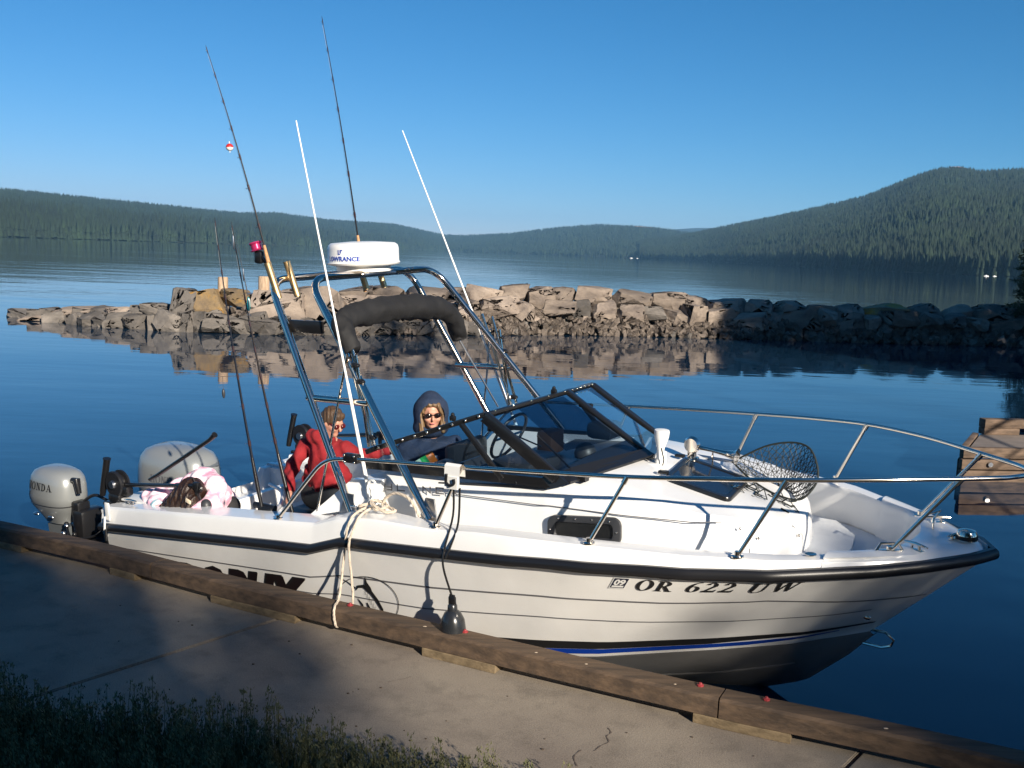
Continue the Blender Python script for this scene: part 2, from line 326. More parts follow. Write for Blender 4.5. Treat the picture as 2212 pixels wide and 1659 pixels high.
def rock_mesh(seed,sub=2,angular=.75):
    # a block split by random fracture planes, edges knocked off
    rg=random.Random(seed*13+1); bm=bmesh.new(); bmesh.ops.create_cube(bm,size=1)
    for v in bm.verts: v.co+=Vector((rg.uniform(-.1,.1),rg.uniform(-.1,.1),rg.uniform(-.1,.1)))
    for _ in range(9 if sub else 6):
        n_=Vector((rg.gauss(0,1),rg.gauss(0,1),rg.gauss(0,.9))).normalized(); d=rg.uniform(.40,.60)
        r_=bmesh.ops.bisect_plane(bm,geom=bm.verts[:]+bm.edges[:]+bm.faces[:],plane_co=n_*d,plane_no=n_,clear_outer=True)
        hull_=bmesh.ops.convex_hull(bm,input=bm.verts[:])
        dead=[v for v in bm.verts if not v.link_faces]
        for v in dead: bm.verts.remove(v)
    bmesh.ops.dissolve_limit(bm,angle_limit=R(3),verts=bm.verts[:],edges=bm.edges[:])
    if sub:
        bmesh.ops.bevel(bm,geom=bm.edges[:],offset=.016,segments=1,affect='EDGES')
        bmesh.ops.triangulate(bm,faces=bm.faces[:])
        for _ in range(2):
            bmesh.ops.subdivide_edges(bm,edges=[e for e in bm.edges if e.calc_length()>.17],cuts=1); bmesh.ops.triangulate(bm,faces=bm.faces[:])
        for v in bm.verts:
            q=v.co*2.6+Vector((seed,0,0)); v.co+=v.co.normalized()*(.035*noise.noise(q)+.03*noise.noise(q*3.1)+.014*noise.noise(q*7))
    # normalise to unit box
    mn=[min(v.co[i] for v in bm.verts) for i in range(3)]; mx=[max(v.co[i] for v in bm.verts) for i in range(3)]
    for v in bm.verts: v.co=Vector([(v.co[i]-(mn[i]+mx[i])/2)/(mx[i]-mn[i]) for i in range(3)])
    me=bpy.data.meshes.new('rock'); bmesh.ops.recalc_face_normals(bm,faces=bm.faces[:]); bm.to_mesh(me); bm.free()
    for p in me.polygons: p.use_smooth=True
    try: me.set_sharp_from_angle(angle=R(22))
    except Exception: pass
    return me
bigs=[rock_mesh(s) for s in range(11)]; smalls=[rock_mesh(s+50,0) for s in range(6)]
def rock_variants(src,ms):
    out=[]
    for a in src:
        for m_ in ms: c=a.copy(); c.materials.append(m_); out.append(c)
    return out
B1=rock_variants(bigs,[RK1]); B2=rock_variants(bigs,[RK2]); B3=rock_variants(bigs[:4],[RK3]); S1=rock_variants(smalls,[RK1,RK2])
JX=[30,130,250,380,600,800,1000,1200,1400,1600,1900,2200,2500]
JP=[(-15.34,31.09),(-13.3,29.9),(-11.47,29.2),(-9.49,28.5),(-6.7,28.8),(-4.23,29.9),(-1.56,31.1),(1.35,32.5),(4.49,33.3),(7.43,33.6),(12.07,34.1),(17.3,35.0),(23.5,36.5)]
def jl(X,off=0):                      # point on the waterline of the breakwater, off metres behind it
    x=interp(X,JX,[p[0] for p in JP]); y=interp(X,JX,[p[1] for p in JP]); return x+off*x/y*.9,y+off
def jtop(X):                          # crest height over the water
    return interp(X,[20,60,130,250,330,370,440,560,720,900,1100,1250,1400,1520,1700,1850,2050,2300],[.06,.24,.40,.54,.66,.92,1.06,1.12,1.42,1.46,1.52,1.48,1.36,1.26,1.26,1.3,1.3,1.4])
jet=empty('stone_breakwater',Matrix.Translation((*jl(1000),WZ)),'long low breakwater of tan and grey boulders across the lake behind the boat','breakwater')
jb=jet.matrix_world.inverted()
def rock(X,off,zc,dims,me,rot=0,tilt=(0,0),name='rock',base=0,label=None):
    x,y=jl(X,off); o=bpy.data.objects.new(name,me); C.objects.link(o); o.parent=jet
    o.location=jb@Vector((x,y,WZ+zc)); o.scale=dims; o.rotation_euler=(R(tilt[0]),R(tilt[1]),R(rot))
    if label: o['label']=label
    return o
rg=random.Random(5)
# core mound so no light shows through
core=[]
for X in range(20,2520,25):
    t=jtop(X)-.35
    core.append([Vector((*jl(X,o_),WZ+z))-jet.matrix_world.translation for o_,z in((.05,-.5),(.75,t*.45),(1.35,max(.02,t*.85)),(2.3,max(.0,t*.85)),(3.1,-.5))])
put('core_fill',MB().grid(core),RK2,jet,smooth=False)
# front rubble
X=60; 
nrub=[];
def m2(X): return 74.0   # D pixels per metre near the breakwater
X=85
while X<470:
    wd=rg.uniform(.45,1.0); h_=jtop(X)*rg.uniform(.4,.6)+.05
    rock(X,rg.uniform(.15,.4),h_*.35,(wd,rg.uniform(.5,.8),h_+.25),rg.choice(B2),rg.uniform(-25,25),(rg.uniform(-14,14),rg.uniform(-16,16))); X+=wd*74*.62
X=60
while X<430:
    wd=rg.uniform(.55,1.2); h_=.42
    rock(X,1.0,jtop(X)-h_*.5,(wd,.9,h_),rg.choice(B2+B1[:3]),rg.uniform(-25,25),(rg.uniform(-10,10),rg.uniform(-12,12))); X+=wd*74*.7
# tip slab
rock(96,.5,.10,(1.7,.9,.40),B1[2],12,(0,-7)); rock(165,.9,.34,(1.4,.9,.32),B1[4],0,(0,-5))
# split dark boulder and orange one
rock(392,.7,.62,(.75,1.0,1.25),B2[5],20,(0,8)); rock(452,.75,.66,(1.1,1.0,1.15),B3[0],-8,(0,-5),label='large orange lichen covered boulder near the posts')
rock(505,.9,.98,(.9,.9,.55),B3[1],5,(0,4)); rock(480,.2,.3,(.8,.7,.5),B2[1],15,(0,10)); rock(545,.45,.35,(1.1,.7,.5),B2[2],-12,(0,-8))
rock(600,.8,.75,(1.7,1.1,1.0),B1[5],3,(0,2)); rock(680,.8,.85,(1.8,1.1,1.1),B1[6],-4,(0,-2)); 
X=470
while X<1020:
    wd=rg.uniform(.5,1.1); rock(X,rg.uniform(.0,.25),.2,(wd,.6,rg.uniform(.35,.6)),rg.choice(B2),rg.uniform(-30,30),(rg.uniform(-15,15),rg.uniform(-18,18))); X+=wd*74*.6
X=730
while X<2480:   # big top boulders
    wd=rg.uniform(.85,1.6); h_=rg.uniform(.6,.78); 
    me=rg.choice(B1) if rg.random()<.8 else rg.choice(B3)
    rock(X+wd*37,1.25+rg.uniform(-.15,.2),jtop(X)-h_*.46+rg.uniform(-.10,.06),(wd,1.1,h_),me,rg.uniform(-20,20),(rg.uniform(-6,6),rg.uniform(-7,7))); X+=wd*74*.74
X=720
while X<2480:   # second course
    wd=rg.uniform(.7,1.5); h_=rg.uniform(.5,.8)
    rock(X+wd*37,.7+rg.uniform(-.1,.15),jtop(X)*.52+rg.uniform(-.1,.1),(wd,.9,h_),rg.choice(B1+B2[:4]),rg.uniform(-25,25),(rg.uniform(-12,12),rg.uniform(-12,12))); X+=wd*74*.72
cnt=0
while cnt<95:   # rubble slope, the larger pieces
    X=rg.uniform(980,2350); t=rg.random(); s_=rg.uniform(.2,.42)
    rock(X,.05+t*.75,.04+t*.62,(s_*rg.uniform(.9,1.5),s_,s_*rg.uniform(.7,1.1)),rg.choice(S1),rg.uniform(0,180),(rg.uniform(-40,40),rg.uniform(-40,40)),label=None); cnt+=1
rub=MB()
for _ in range(1900):
    X=rg.uniform(480,2350); 
    if X<980 and rg.random()<.6: continue
    t=rg.random(); s_=rg.uniform(.08,.2); x,y=jl(X,-.1+t*.9); src=smalls[rg.randrange(6)]
    M_=Matrix.Translation((x,y,WZ+t*.72+.02))@Matrix.Rotation(rg.uniform(0,6),4,Vector((rg.random(),rg.random(),rg.random())).normalized())@Matrix.Diagonal((s_*1.4,s_,s_,1))
    rub.add([jb@(M_@v.co) for v in src.vertices],[tuple(p.vertices) for p in src.polygons])
put('rubble',rub,RK1,jet,smooth=False,kind='stuff')
# weathered posts with a cross rail
POSTW=mat('weathered_post_wood',(.42,.30,.20),.9,var=.25,vscale=6,bump=.6,bscale=20,stretch=(3,3,.6))
x,y=jl(528,.9); pf=empty('post_and_rail',Matrix.Translation((x,y,WZ+.9)),'two stubby weathered log posts joined by a rail on the breakwater','railing')
for dx,hh,rr in((-.67,.84,.15),(.52,.9,.165)):
    put('post',MB().lathe([(rr*1.05,-.9),(rr,0),(rr*.97,.4),(rr*.9,.44)],(dx,0,hh-.62),n=14),POSTW,pf)
put('rail',MB().tube([(-1.0,-.05,.20),(.45,-.05,.20)],.035,8),BRUSH,pf)
put('grass',MB().add(*(lambda q:(q,[(3*i,3*i+1,3*i+2) for i in range(len(q)//3)]))([p for _ in range(500) for p in (lambda x,y,a,h:[(x-.02,y,WZ+.35),(x+.02,y,WZ+.35),(x+math.cos(a)*.1,y+math.sin(a)*.1,WZ+.35+h)])(*[a+b for a,b in zip(jl(rg.choice([575,575,415,1735]),.55),(rg.gauss(0,.16),rg.gauss(0,.08)))],rg.uniform(0,6),rg.uniform(.1,.28))])),mat('bright_grass',(.10,.20,.03),.8),smooth=False,kind='stuff',fix=False)

# ------------------------------------------------------------------ far dock on the right
DW=mat('weathered_dock_timber',(.13,.088,.06),.85,var=.4,vscale=5,bump=.5,bscale=30,stretch=(1,1,4))
DTOP=mat('far_dock_concrete',(.20,.165,.14),.85,var=.15,vscale=3)
f0=Vector((5.55,12.30,0)); fd=Vector((1,.10,0)).normalized(); bd=Vector((.50,.866,0)).normalized()
dk=empty('floating_dock',Matrix.Translation((*f0.xy,WZ)),'weathered timber sided dock end floating at the right edge beyond the bow','dock')
ang=math.atan2(fd.y,fd.x); RZ=Matrix.Rotation(ang,3,'Z')
def dkb(name,a,b_,z0,z1,th,m_,c0=None):
    p0=fd*a[0]+bd*a[1]; p1=fd*b_[0]+bd*b_[1]; d=(p1-p0); L_=d.length; rot=Matrix.Rotation(math.atan2(d.y,d.x),3,'Z')
    return put(name,MB().rbox((p0+p1)/2+Vector((0,0,(z0+z1)/2)),(L_,th,z1-z0),.012,rot),m_,dk)
put('deck',MB().prism([fd*.1+bd*.06+Vector((0,0,.31)),fd*6+bd*.06+Vector((0,0,.31)),fd*6+bd*1.25+Vector((0,0,.31)),fd*.1+bd*1.25+Vector((0,0,.31))],(0,0,.10)),DTOP,dk,smooth=False)
dkb('fascia_board',(0,0),(6,0),.29,.42,.10,DW); dkb('fascia_board',(0,-.02),(6,-.02),.15,.275,.08,DW); dkb('fascia_board',(0,-.01),(6,-.01),-.12,.135,.10,DW)
dkb('end_board',(.02,.06),(.02,1.33),.28,.42,.08,DW); dkb('end_board',(.0,.06),(.0,1.33),-.1,.26,.09,DW)
dkb('bull_rail',(.1,1.28),(6,1.28),.50,.62,.16,DW)
for a in(.25,1.6,3.2): dkb('rail_block',(a-.15,1.28),(a+.35,1.28),.41,.50,.15,DW)
put('bolt',MB().lathe([(.03,0),(.03,.02)],fd*.35+Vector((0,-.07,.22)),Matrix.Rotation(R(90),3,'X'),n=10),BRUSH,dk)

# ------------------------------------------------------------------ near concrete dock with timber bull rail
def concrete():
    m=mat('tan_concrete',(.27,.23,.185),.88); n=m.node_tree; b=n.nodes["Principled BSDF"]; tc=n.nodes.new("ShaderNodeTexCoord")
    def N_(sc,det,ro=.6): t=n.nodes.new("ShaderNodeTexNoise"); t.inputs["Scale"].default_value=sc; t.inputs["Detail"].default_value=det; t.inputs["Roughness"].default_value=ro; n.links.new(tc.outputs["Object"],t.inputs[0]); return t
    def ramp(t,p0,c0,p1,c1): r=n.nodes.new("ShaderNodeValToRGB"); e=r.color_ramp.elements; e[0].position=p0; e[0].color=(*c0,1); e[1].position=p1; e[1].color=(*c1,1); n.links.new(t.outputs[0],r.inputs[0]); return r
    def mul(a,b_,f=1): x=n.nodes.new("ShaderNodeMix"); x.data_type='RGBA'; x.blend_type='MULTIPLY'; x.inputs[0].default_value=f; n.links.new(a,x.inputs[6]); n.links.new(b_,x.inputs[7]); return x.outputs[2]
    c=ramp(N_(.9,10,.65),.35,(.20,.165,.135),.65,(.285,.245,.195)).outputs[0]
    c=mul(c,ramp(N_(4.5,8,.7),.30,(.70,.70,.70),.50,(1,1,1)).outputs[0]); c=mul(c,ramp(N_(150,3,.6),.34,(.62,.60,.58),.56,(1.06,1.05,1.03)).outputs[0],.8); c=mul(c,ramp(N_(30,6,.75),.27,(.55,.5,.45),.36,(1,1,1)).outputs[0])
    n.links.new(c,b.inputs["Base Color"]); bp=n.nodes.new("ShaderNodeBump"); bp.inputs["Strength"].default_value=.5; bp.inputs["Distance"].default_value=.004; n.links.new(N_(110,5).outputs[0],bp.inputs["Height"]); n.links.new(bp.outputs[0],b.inputs["Normal"]); return m
CONC=concrete()
TIM=mat('brown_treated_timber',(.108,.070,.043),.78,vscale=7,col2=(.045,.030,.020),bump=.5,bscale=26,bdist=.006,stretch=(.25,3,3))
DLx=[-14,-3.929,-2.853,-1.741,-.926,.33,1.229,1.926,2.432,9.0]; DLy=[13.0,7.662,7.148,6.52,6.10,5.46,5.02,4.725,4.49,1.6]
def dl(x): return interp(x,DLx,DLy)
ZT,ZC=.80,.64
# slabs: joints run square to the rail
def slab(x0,x1,g=.011):
    a=Vector((x0,dl(x0)-.03,0)); b_=Vector((x1,dl(x1)-.03,0)); t=(b_-a).normalized(); nn=Vector((-.46,-.89,0))
    n0=Vector((-.62,-.78,0)).normalized(); n1=n0
    w_=3.6; pts=[a+t*g,b_-t*g,b_-t*g+n1*w_,a+t*g+n0*w_]
    mb=MB().prism([p+Vector((0,0,ZC-.5)) for p in pts],(0,0,.5)); 
    bm=bmesh.new(); me=bpy.data.meshes.new('concrete_slab'); me.from_pydata(mb.v,[],mb.f); bm.from_mesh(me); bmesh.ops.recalc_face_normals(bm,faces=bm.faces[:]); bmesh.ops.bevel(bm,geom=bm.edges[:],offset=.006,segments=2,affect='EDGES'); bm.to_mesh(me); bm.free()
    return put('concrete_slab',me,CONC,pav,smooth=False)
pav=empty('pavement',I4,kind='structure')
jx=[-13.5,-10,-6.4,-4.0,-1.36,1.80,5.2,8.6]
for a,b_ in zip(jx[:-1],jx[1:]): slab(a,b_)
put('slab_bedding',MB().prism([(-13.5,dl(-13.5)-.2,ZC-.6),(8.6,dl(8.6)-.2,ZC-.6),(5,-2,ZC-.6),(-16,6,ZC-.6)],(0,0,.585)),mat('joint_filler',(.10,.055,.04),.9),pav,smooth=False)
# cracks in the slab
for pts in ([(.55,4.87),(.56,4.82),(.535,4.78),(.54,4.72),(.50,4.68),(.46,4.62)],[(.40,4.63),(.36,4.56),(.37,4.47)],[(-.62,5.32),(-.55,5.36),(-.5,5.40)]):
    q=smooth_path([(x,y,0) for x,y in pts],4); mb=MB(); rows=[]
    for i,p in enumerate(q):
        wv=.0028*(1+math.sin(i*1.9)*.6); rows.append([(p.x-wv,p.y+random.uniform(-.002,.002),ZC+.003),(p.x+wv,p.y,ZC+.003)])
    put('crack',mb.grid(rows),mat('crack_dark',(.10,.075,.06),.9),pav,smooth=False)
peb=MB()
for _ in range(34):
    x=rg.uniform(-2.5,2.2); y=dl(x)-rg.uniform(.25,1.5); s_=rg.uniform(.002,.006); peb.ell((x,y,ZC+s_*.5),(s_*1.5,s_,s_*.8),n=6,m=4)
put('debris',peb,mat('dark_debris',(.05,.035,.025),.9),pav,kind='stuff')
# bull rail
br=empty('dock_rail',Matrix.Translation((0,dl(0),ZC)),'long brown timber bull rail on spacer blocks along the dock edge beside the boat','dock rail')
bo=br.matrix_world.translation
def beam(x0,x1,z0,z1,wd,off,name,m_,bev=.014,chop=0):
    a=Vector((x0,dl(x0),0));b_=Vector((x1,dl(x1),0)); rows=[]; N_=max(2,int(abs(x1-x0)/.12))
    prof=[(0,z0),(0,z1-bev),(bev,z1),(wd-bev,z1),(wd,z1-bev),(wd,z0)]
    for i in range(N_+1):
        x=x0+(x1-x0)*i/N_; e=.05; t=Vector((2*e,dl(x+e)-dl(x-e),0)).normalized() if abs(x)<8 else (b_-a).normalized(); nn=Vector((t.y,-t.x,0))
        p=Vector((x,dl(x),0)); row=[]
        for u_,z in prof:
            jt=.0035*noise.noise(Vector((x*7,u_*30,z*30)))
            row.append(p+nn*(off+u_+jt)+Vector((0,0,z+jt))-bo)
        rows.append(row)
    mb=MB().grid(rows,closed=True); k=len(prof); mb.f.append(tuple(range(k))); mb.f.append(tuple(len(mb.v)-k+i for i in range(k)))
    return put(name,mb,m_,br,angle=30)
for a,b_ in((-13.4,-7.6),(-7.59,-2.36),(-2.35,1.17),(1.178,5.3),(5.31,8.9)): beam(a,b_,.695,.80,.15,.0,'rail_timber',TIM)
BLK=mat('pale_spacer_timber',(.21,.155,.09),.85,vscale=8,col2=(.11,.08,.045),bump=.4,bscale=30,stretch=(.3,3,3))
for a,b_ in((-5.2,-4.6),(-3.95,-3.55),(-2.72,-2.50),(-1.86,-1.24),(-.40,.03),(1.06,1.50),(2.7,3.2),(4.4,4.9)): beam(a,b_,ZC+.003,.692,.155,-.005,'spacer_block',BLK,.006)
for x in(-.93,-.2,1.06,1.37): 
    put('bolt',MB().lathe([(.019,0),(.019,.006),(.010,.011),(.008,.017)],Vector((x,dl(x),.801))+Vector((-.02,-.045,0))-bo,n=8),mat('worn_red_paint',(.26,.025,.03),.6),br,label='bolt head dabbed with red paint')
for x,s_ in((.23,.006),(.95,.005),(.5,.006),(1.9,.008),(-.42,.008)):
    c=Vector((x,dl(x),.801))+Vector((-.04,-.09,0))-bo; put('knot',MB().ell(c,(s_*1.6,s_,.002),n=10,m=4),mat('pale_scuff',(.45,.36,.27),.9),br)
# below the slab: dock side
put('dock_wall',MB().prism([(-13.4,dl(-13.4)-.06,-.6),(8.6,dl(8.6)-.06,-.6),(8.6,dl(8.6)-.3,-.6),(-13.4,dl(-13.4)-.3,-.6)],(0,0,.65)),CONC,smooth=False,kind='structure')

# ------------------------------------------------------------------ bank the photographer stands on, and the far right shore
GR=mat('bank_soil',(.05,.042,.028),.95,var=.4,vscale=6,bump=.5,bscale=30)
rows=[]
for i in range(121):
    x=-60+i*1.2; row=[]
    for j in range(81):
        y=-60+j*1.55
        e=(4.41-.183*(x+1.0)) if x<6 else 2.6-(x-6)*.25      # bank foot
        e=min(e,13)
        d=e-y
        z=ZC-.03+ .78*(1-math.exp(-max(0,d)/3.2)) + .02*max(0,d-5) if d>0 else -1.2
        # right hand shore closing the bay
        sx=x-(16.5 if y<26 else 16.5+ (y-26)*.05); 
        if y>-60 and y<45 and x>14:
            q=min((x-(17.5+max(0,(22-y))*-.05))/3,1); 
            if y>2.6 or True: z=max(z,-1.2+2.6*max(0,min(1,q)))
        z+=.05*noise.noise(Vector((x*.5,y*.5,0)))
        row.append((x,y,z))
    rows.append(row)
put('ground',MB().grid(rows),GR,kind='structure')
# fine near bank strip with grass
def bank(x,y):
    e=4.41-.183*(x+1.0); d=max(0,e-y); return ZC+.01+.78*(1-math.exp(-d/3.2))
rows=[[(x,y,bank(x,y)+.015*noise.noise(Vector((x*3,y*3,1)))-.0*0) for y in np.linspace(2.6,4.41-.183*(x+1.0)+.02,14)] for x in np.linspace(-6,3.2,60)]
put('bank',MB().grid(rows),GR,kind='structure')
# grass blades and seed heads
gv=[];gf=[]; sv=[];sf=[]
def tri(vs,fs,a,b_,c): k=len(vs); vs+= [tuple(a),tuple(b_),tuple(c)]; fs.append((k,k+1,k+2))
gr=random.Random(11)
for k in range(15000):
    x=gr.uniform(-4.2,1.0); e=4.41-.183*(x+1.0); y=e-abs(gr.gauss(0,.55))-.02+ (gr.random()<.06)*.1
    if y<3.0: continue
    dens=interp(x,[-4.2,-1.6,-.6,.2,1.3],[1,1,.95,.6,.15])
    if gr.random()>dens: continue
    cl=.5+.5*noise.noise(Vector((x*2.2,y*2.2,5)))
    if cl<.36 and x>-1.5: continue
    h=gr.uniform(.06,.14)*(.5+cl)*interp(x,[-4,-2.2,-1,.2,1.2],[1.3,1.25,1.05,.75,.5]); z=bank(x,y); a=gr.uniform(0,6.28); bx,by=math.cos(a)*.003,math.sin(a)*.003; l=gr.uniform(0,.35)*h; dx,dy=math.cos(a+1.3)*l,math.sin(a+1.3)*l
    m_=Vector((x+dx*.4,y+dy*.4,z+h*.6)); tp=Vector((x+dx,y+dy,z+h)); b0=Vector((x-bx,y-by,z)); b1=Vector((x+bx,y+by,z)); kk=len(gv)
    gv+= [tuple(b0),tuple(b1),tuple(m_+Vector((bx,by,0))*.8),tuple(m_-Vector((bx,by,0))*.8),tuple(tp)]; gf+=[(kk,kk+1,kk+2,kk+3),(kk+3,kk+2,kk+4)]
    if k%6==0:    # panicle seed head with small leaves
        H2=h*gr.uniform(1.4,2.1); 
        st=Vector((x,y,z)); tp=Vector((x+dx*1.3,y+dy*1.3,z+H2)); kk=len(gv); o_=Vector((.0016,0,0)); gv+= [tuple(st-o_),tuple(st+o_),tuple(tp+o_*.5),tuple(tp-o_*.5)]; gf.append((kk,kk+1,kk+2,kk+3))
        for q in range(gr.randint(20,40)):
            t=.45+.58*(q/26); c=st.lerp(tp,min(t,1))+Vector((gr.gauss(0,.016),gr.gauss(0,.016),gr.gauss(0,.01)))*(1.5-t); s_=gr.uniform(.006,.013); a2=gr.uniform(0,6.28)
            tri(sv,sf,c,c+Vector((math.cos(a2)*s_,math.sin(a2)*s_,s_)),c+Vector((math.cos(a2+1.2)*s_*.7,math.sin(a2+1.2)*s_*.7,-s_*.6)))
GRA=mat('bank_grass',(.07,.09,.03),.85,vscale=5,col2=(.12,.11,.045)); SEED=mat('grass_seed_heads',(.16,.15,.07),.9,vscale=9,col2=(.09,.10,.04))
put('grass',MB().add(gv,gf),GRA,smooth=False,kind='stuff',fix=False); put('grass_seed_heads',MB().add(sv,sf),SEED,smooth=False,kind='stuff',fix=False)

# ------------------------------------------------------------------ pines on the shore behind and to the right, whose shade falls on dock, bow and breakwater
NEED=mat('pine_needles',(.045,.075,.028),.8,vscale=1.2,col2=(.018,.035,.014))
def pine_mesh(seed,n=1500,H=16.,rad=2.6,base=.22,dens=1.):
    rg=np.random.default_rng(seed); vs=[];fs=[]
    t=rg.random(int(n*dens))**.8; 
    for q in range(len(t)):
        hh=base+(1-base)*t[q]; z=hh*H; env=rad*(1-t[q])**.75*(.55+.45*abs(math.sin(z*2.1+seed)))+.15
        a=rg.random()*6.283; rr=env*math.sqrt(rg.random())*(.75+.25*noise.noise(Vector((math.cos(a)*2,math.sin(a)*2,z*.6+seed))) )
        c=np.array([rr*math.cos(a),rr*math.sin(a),z-.18*rr]); s_=rg.uniform(.22,.46)
        for _ in range(3):
            d1=rg.normal(size=3); d1/=np.linalg.norm(d1); d2=rg.normal(size=3); d2-=d1*(d1@d2); d2/=np.linalg.norm(d2)
            k=len(vs); cc=c+rg.normal(size=3)*.13; vs+= [tuple(cc-d1*s_),tuple(cc+d2*s_*.3),tuple(cc+d1*s_)]; fs.append((k,k+1,k+2))
    me=bpy.data.meshes.new('crown'); me.from_pydata(vs,[],fs); me.materials.append(NEED)
    mb=MB().tube([(0,0,-.5),(0.05,.02,H*.35),(-.04,.03,H*.7),(0,0,H*.98)],[H*.017,H*.013,H*.007,.02],8)
    for q in range(26):
        z=H*(base*.8+(1-base)*q/27); a=q*2.4; L_=rad*(1-q/27)**.75*.9; mb.tube([(0,0,z),(math.cos(a)*L_*.5,math.sin(a)*L_*.5,z-.05*L_),(math.cos(a)*L_,math.sin(a)*L_,z-.2*L_)],[.05,.035,.012],5)
    tm=bpy.data.meshes.new('trunk'); tm.from_pydata(mb.v,[],mb.f); tm.materials.append(BARK)
    return me,tm
PM=[pine_mesh(s,2600,16,r_,b_) for s,r_,b_ in((1,2.9,.12),(2,2.6,.18),(3,3.3,.10))]
def open_pine(seed,H=16.):
    rg=np.random.default_rng(seed); vs=[];fs=[]
    for q in range(34):
        t=rg.random(); z=H*(.30+.68*t); env=3.1*(1-t)**.6; a=rg.random()*6.28; rr=env*(.35+.65*rg.random()); c=np.array([rr*math.cos(a),rr*math.sin(a),z])
        for _ in range(60):
            p=c+rg.normal(size=3)*np.array([.30,.30,.20]); s_=rg.uniform(.10,.26); d1=rg.normal(size=3); d1/=np.linalg.norm(d1); d2=np.cross(d1,rg.normal(size=3)); d2/=np.linalg.norm(d2); k=len(vs)
            vs+= [tuple(p-d1*s_),tuple(p+d2*s_*.5),tuple(p+d1*s_)]; fs.append((k,k+1,k+2))
    me=bpy.data.meshes.new('crown'); me.from_pydata(vs,[],fs); me.materials.append(NEED); return me,PM[0][1]
PM.append(open_pine(9))
LB={}
def pine(u,s,H,var=0,rot=0,label=None,wd=1.0):
    ca,sa=math.cos(R(SUN_AZ)),math.sin(R(SUN_AZ)); x,y=-sa*u+ca*s,ca*u+sa*s; z=1.2
    e=empty('pine_tree',Matrix.Translation((x,y,z)),label,'tree','pines on the near shore outside the bay')
    for me,nm in zip(PM[var],('crown','trunk')):
        o=bpy.data.objects.new(nm,me); C.objects.link(o); o.parent=e; o.scale=(H/16*wd,H/16*wd,H/16); o.rotation_euler=(0,0,rot)
#   u: across the sunlight, s: towards the sun
T=[(-9.4,22,16,0),(-7.5,25,16,2),(-5.7,21,16,1),(-3.9,24,16,2),(-2.3,20,15.5,0),(-1.1,23,15.5,2),(.0,20,13.4,1),(1.2,24,13.4,3),(-.3,30,16,0),
   (-5.4,9,17,2),(-9,6,18,2),(-13,12,18,1),(-13,3,17,2),(-7,14,17,0),(16,14,12,2),(-3.2,13,13,2),  # nearer pines added behind the view to block skylight
   (4.9,21,11.0,3),(5.5,24,12.4,3),(6.2,20,11.4,3),(7.2,23,12.8,3),(8.3,24,13.4,3),(9.6,22,13,0),
   (13.0,-2,14.4,3),
   (23.9,-3,14,0),(25.7,0,16,2),(27.7,-4,16,1),(29.7,0,17,2),(31.7,-4,17,0),(33.7,0,18,2),(35.7,-4,18,2),(38,0,18,0),(40.6,-4,19,1),(43,0,19,2),(46,-4,19,0)]
for i,(u,s,H,v) in enumerate(T):
    pine(u,s,H,v,i*1.3,'tall pine on the shore outside the picture, shading the '+('dock and bank' if u<3 else 'bow and water' if u<15 else 'breakwater'),1.7 if (v==3 and 4<u<9) else 1.15)
e=empty('pine_tree',Matrix.Translation((18.25,35.6,.9)),'dark pine at the right edge where the breakwater meets the shore','tree')
for me,nm in zip(PM[0],('crown','trunk')):
    o=bpy.data.objects.new(nm,me); C.objects.link(o); o.parent=e; o.scale=(.5,.5,.30) if nm=='crown' else (.5,.5,.3)
# ------------------------------------------------------------------ the boat (local frame: x forward, y to port, z up, transom at x=0)
yaw,he,tr=R(-32.81),R(3.296),R(1.395)
BM=Matrix.Translation((-2.48,8.639,0))@Matrix.Rotation(yaw,4,'Z')@Matrix.Rotation(-tr,4,'Y')@Matrix.Rotation(he,4,'X')
boat=empty('motor_boat',BM,'white cabin fishing boat with radar tower moored at the timber dock','boat')
def B(name,mb,m_,parent=None,**k): return put(name,mb,m_,parent or boat,**k)
hx=[0,1,2,3.2,3.8,4.3,4.8,5.2,5.6,5.85,6.05,6.127]; hy=[1.14,1.18,1.2,1.2,1.19,1.15,1.04,.88,.58,.37,.15,.0]
def HY(x): return interp(x,hx,hy)
def ZR(x): return interp(x,[0,1,2,2.29,2.57,2.8,3.5,4.1,4.6,5.1,5.66,6.05,6.127],[.843,.95,1.05,1.073,1.167,1.182,1.235,1.285,1.314,1.33,1.335,1.355,1.355])
def ZG(x): return interp(x,[0,1.28,1.95,2.3,2.5,2.8,3.25,3.6,4.3,5.0,5.5,6.127],[1.0,1.138,1.205,1.242,1.31,1.345,1.352,1.385,1.413,1.413,1.40,1.385])
def CZ(x): return interp(x,[0,3,4.2,4.8,5.2,5.56],[.35,.52,.69,.78,.81,.83])
def CY(x): return interp(x,[0,3,3.8,4.2,4.8,5.2,5.45,5.56],[1.0,.99,.93,.86,.64,.38,.12,0.0])
def KZ(x): return interp(x,[0,3,4.1,4.44,4.75,5.15,5.4,5.56],[-.30,-.12,.06,.15,.23,.396,.62,.80])
def hull(u,v,s=-1,off=0):
    xs=u*6.127; xc=u*5.56; x=xc+(xs-xc)*v
    y=CY(xc)+(HY(xs)-CY(xc))*v; z=CZ(xc)+(ZR(xs)-CZ(xc))*v
    return Vector((x,s*(y+off),z))
def h_n(u,v):
    a=hull(u+.004,v)-hull(u-.004,v); b_=hull(u,v+.03)-hull(u,v-.03); n_=a.cross(b_).normalized(); return n_ if n_.y<0 else -n_
us=[i/60 for i in range(61)]; us=sorted(set(us+[.93+.07*i/10 for i in range(11)]))
VB=-.08
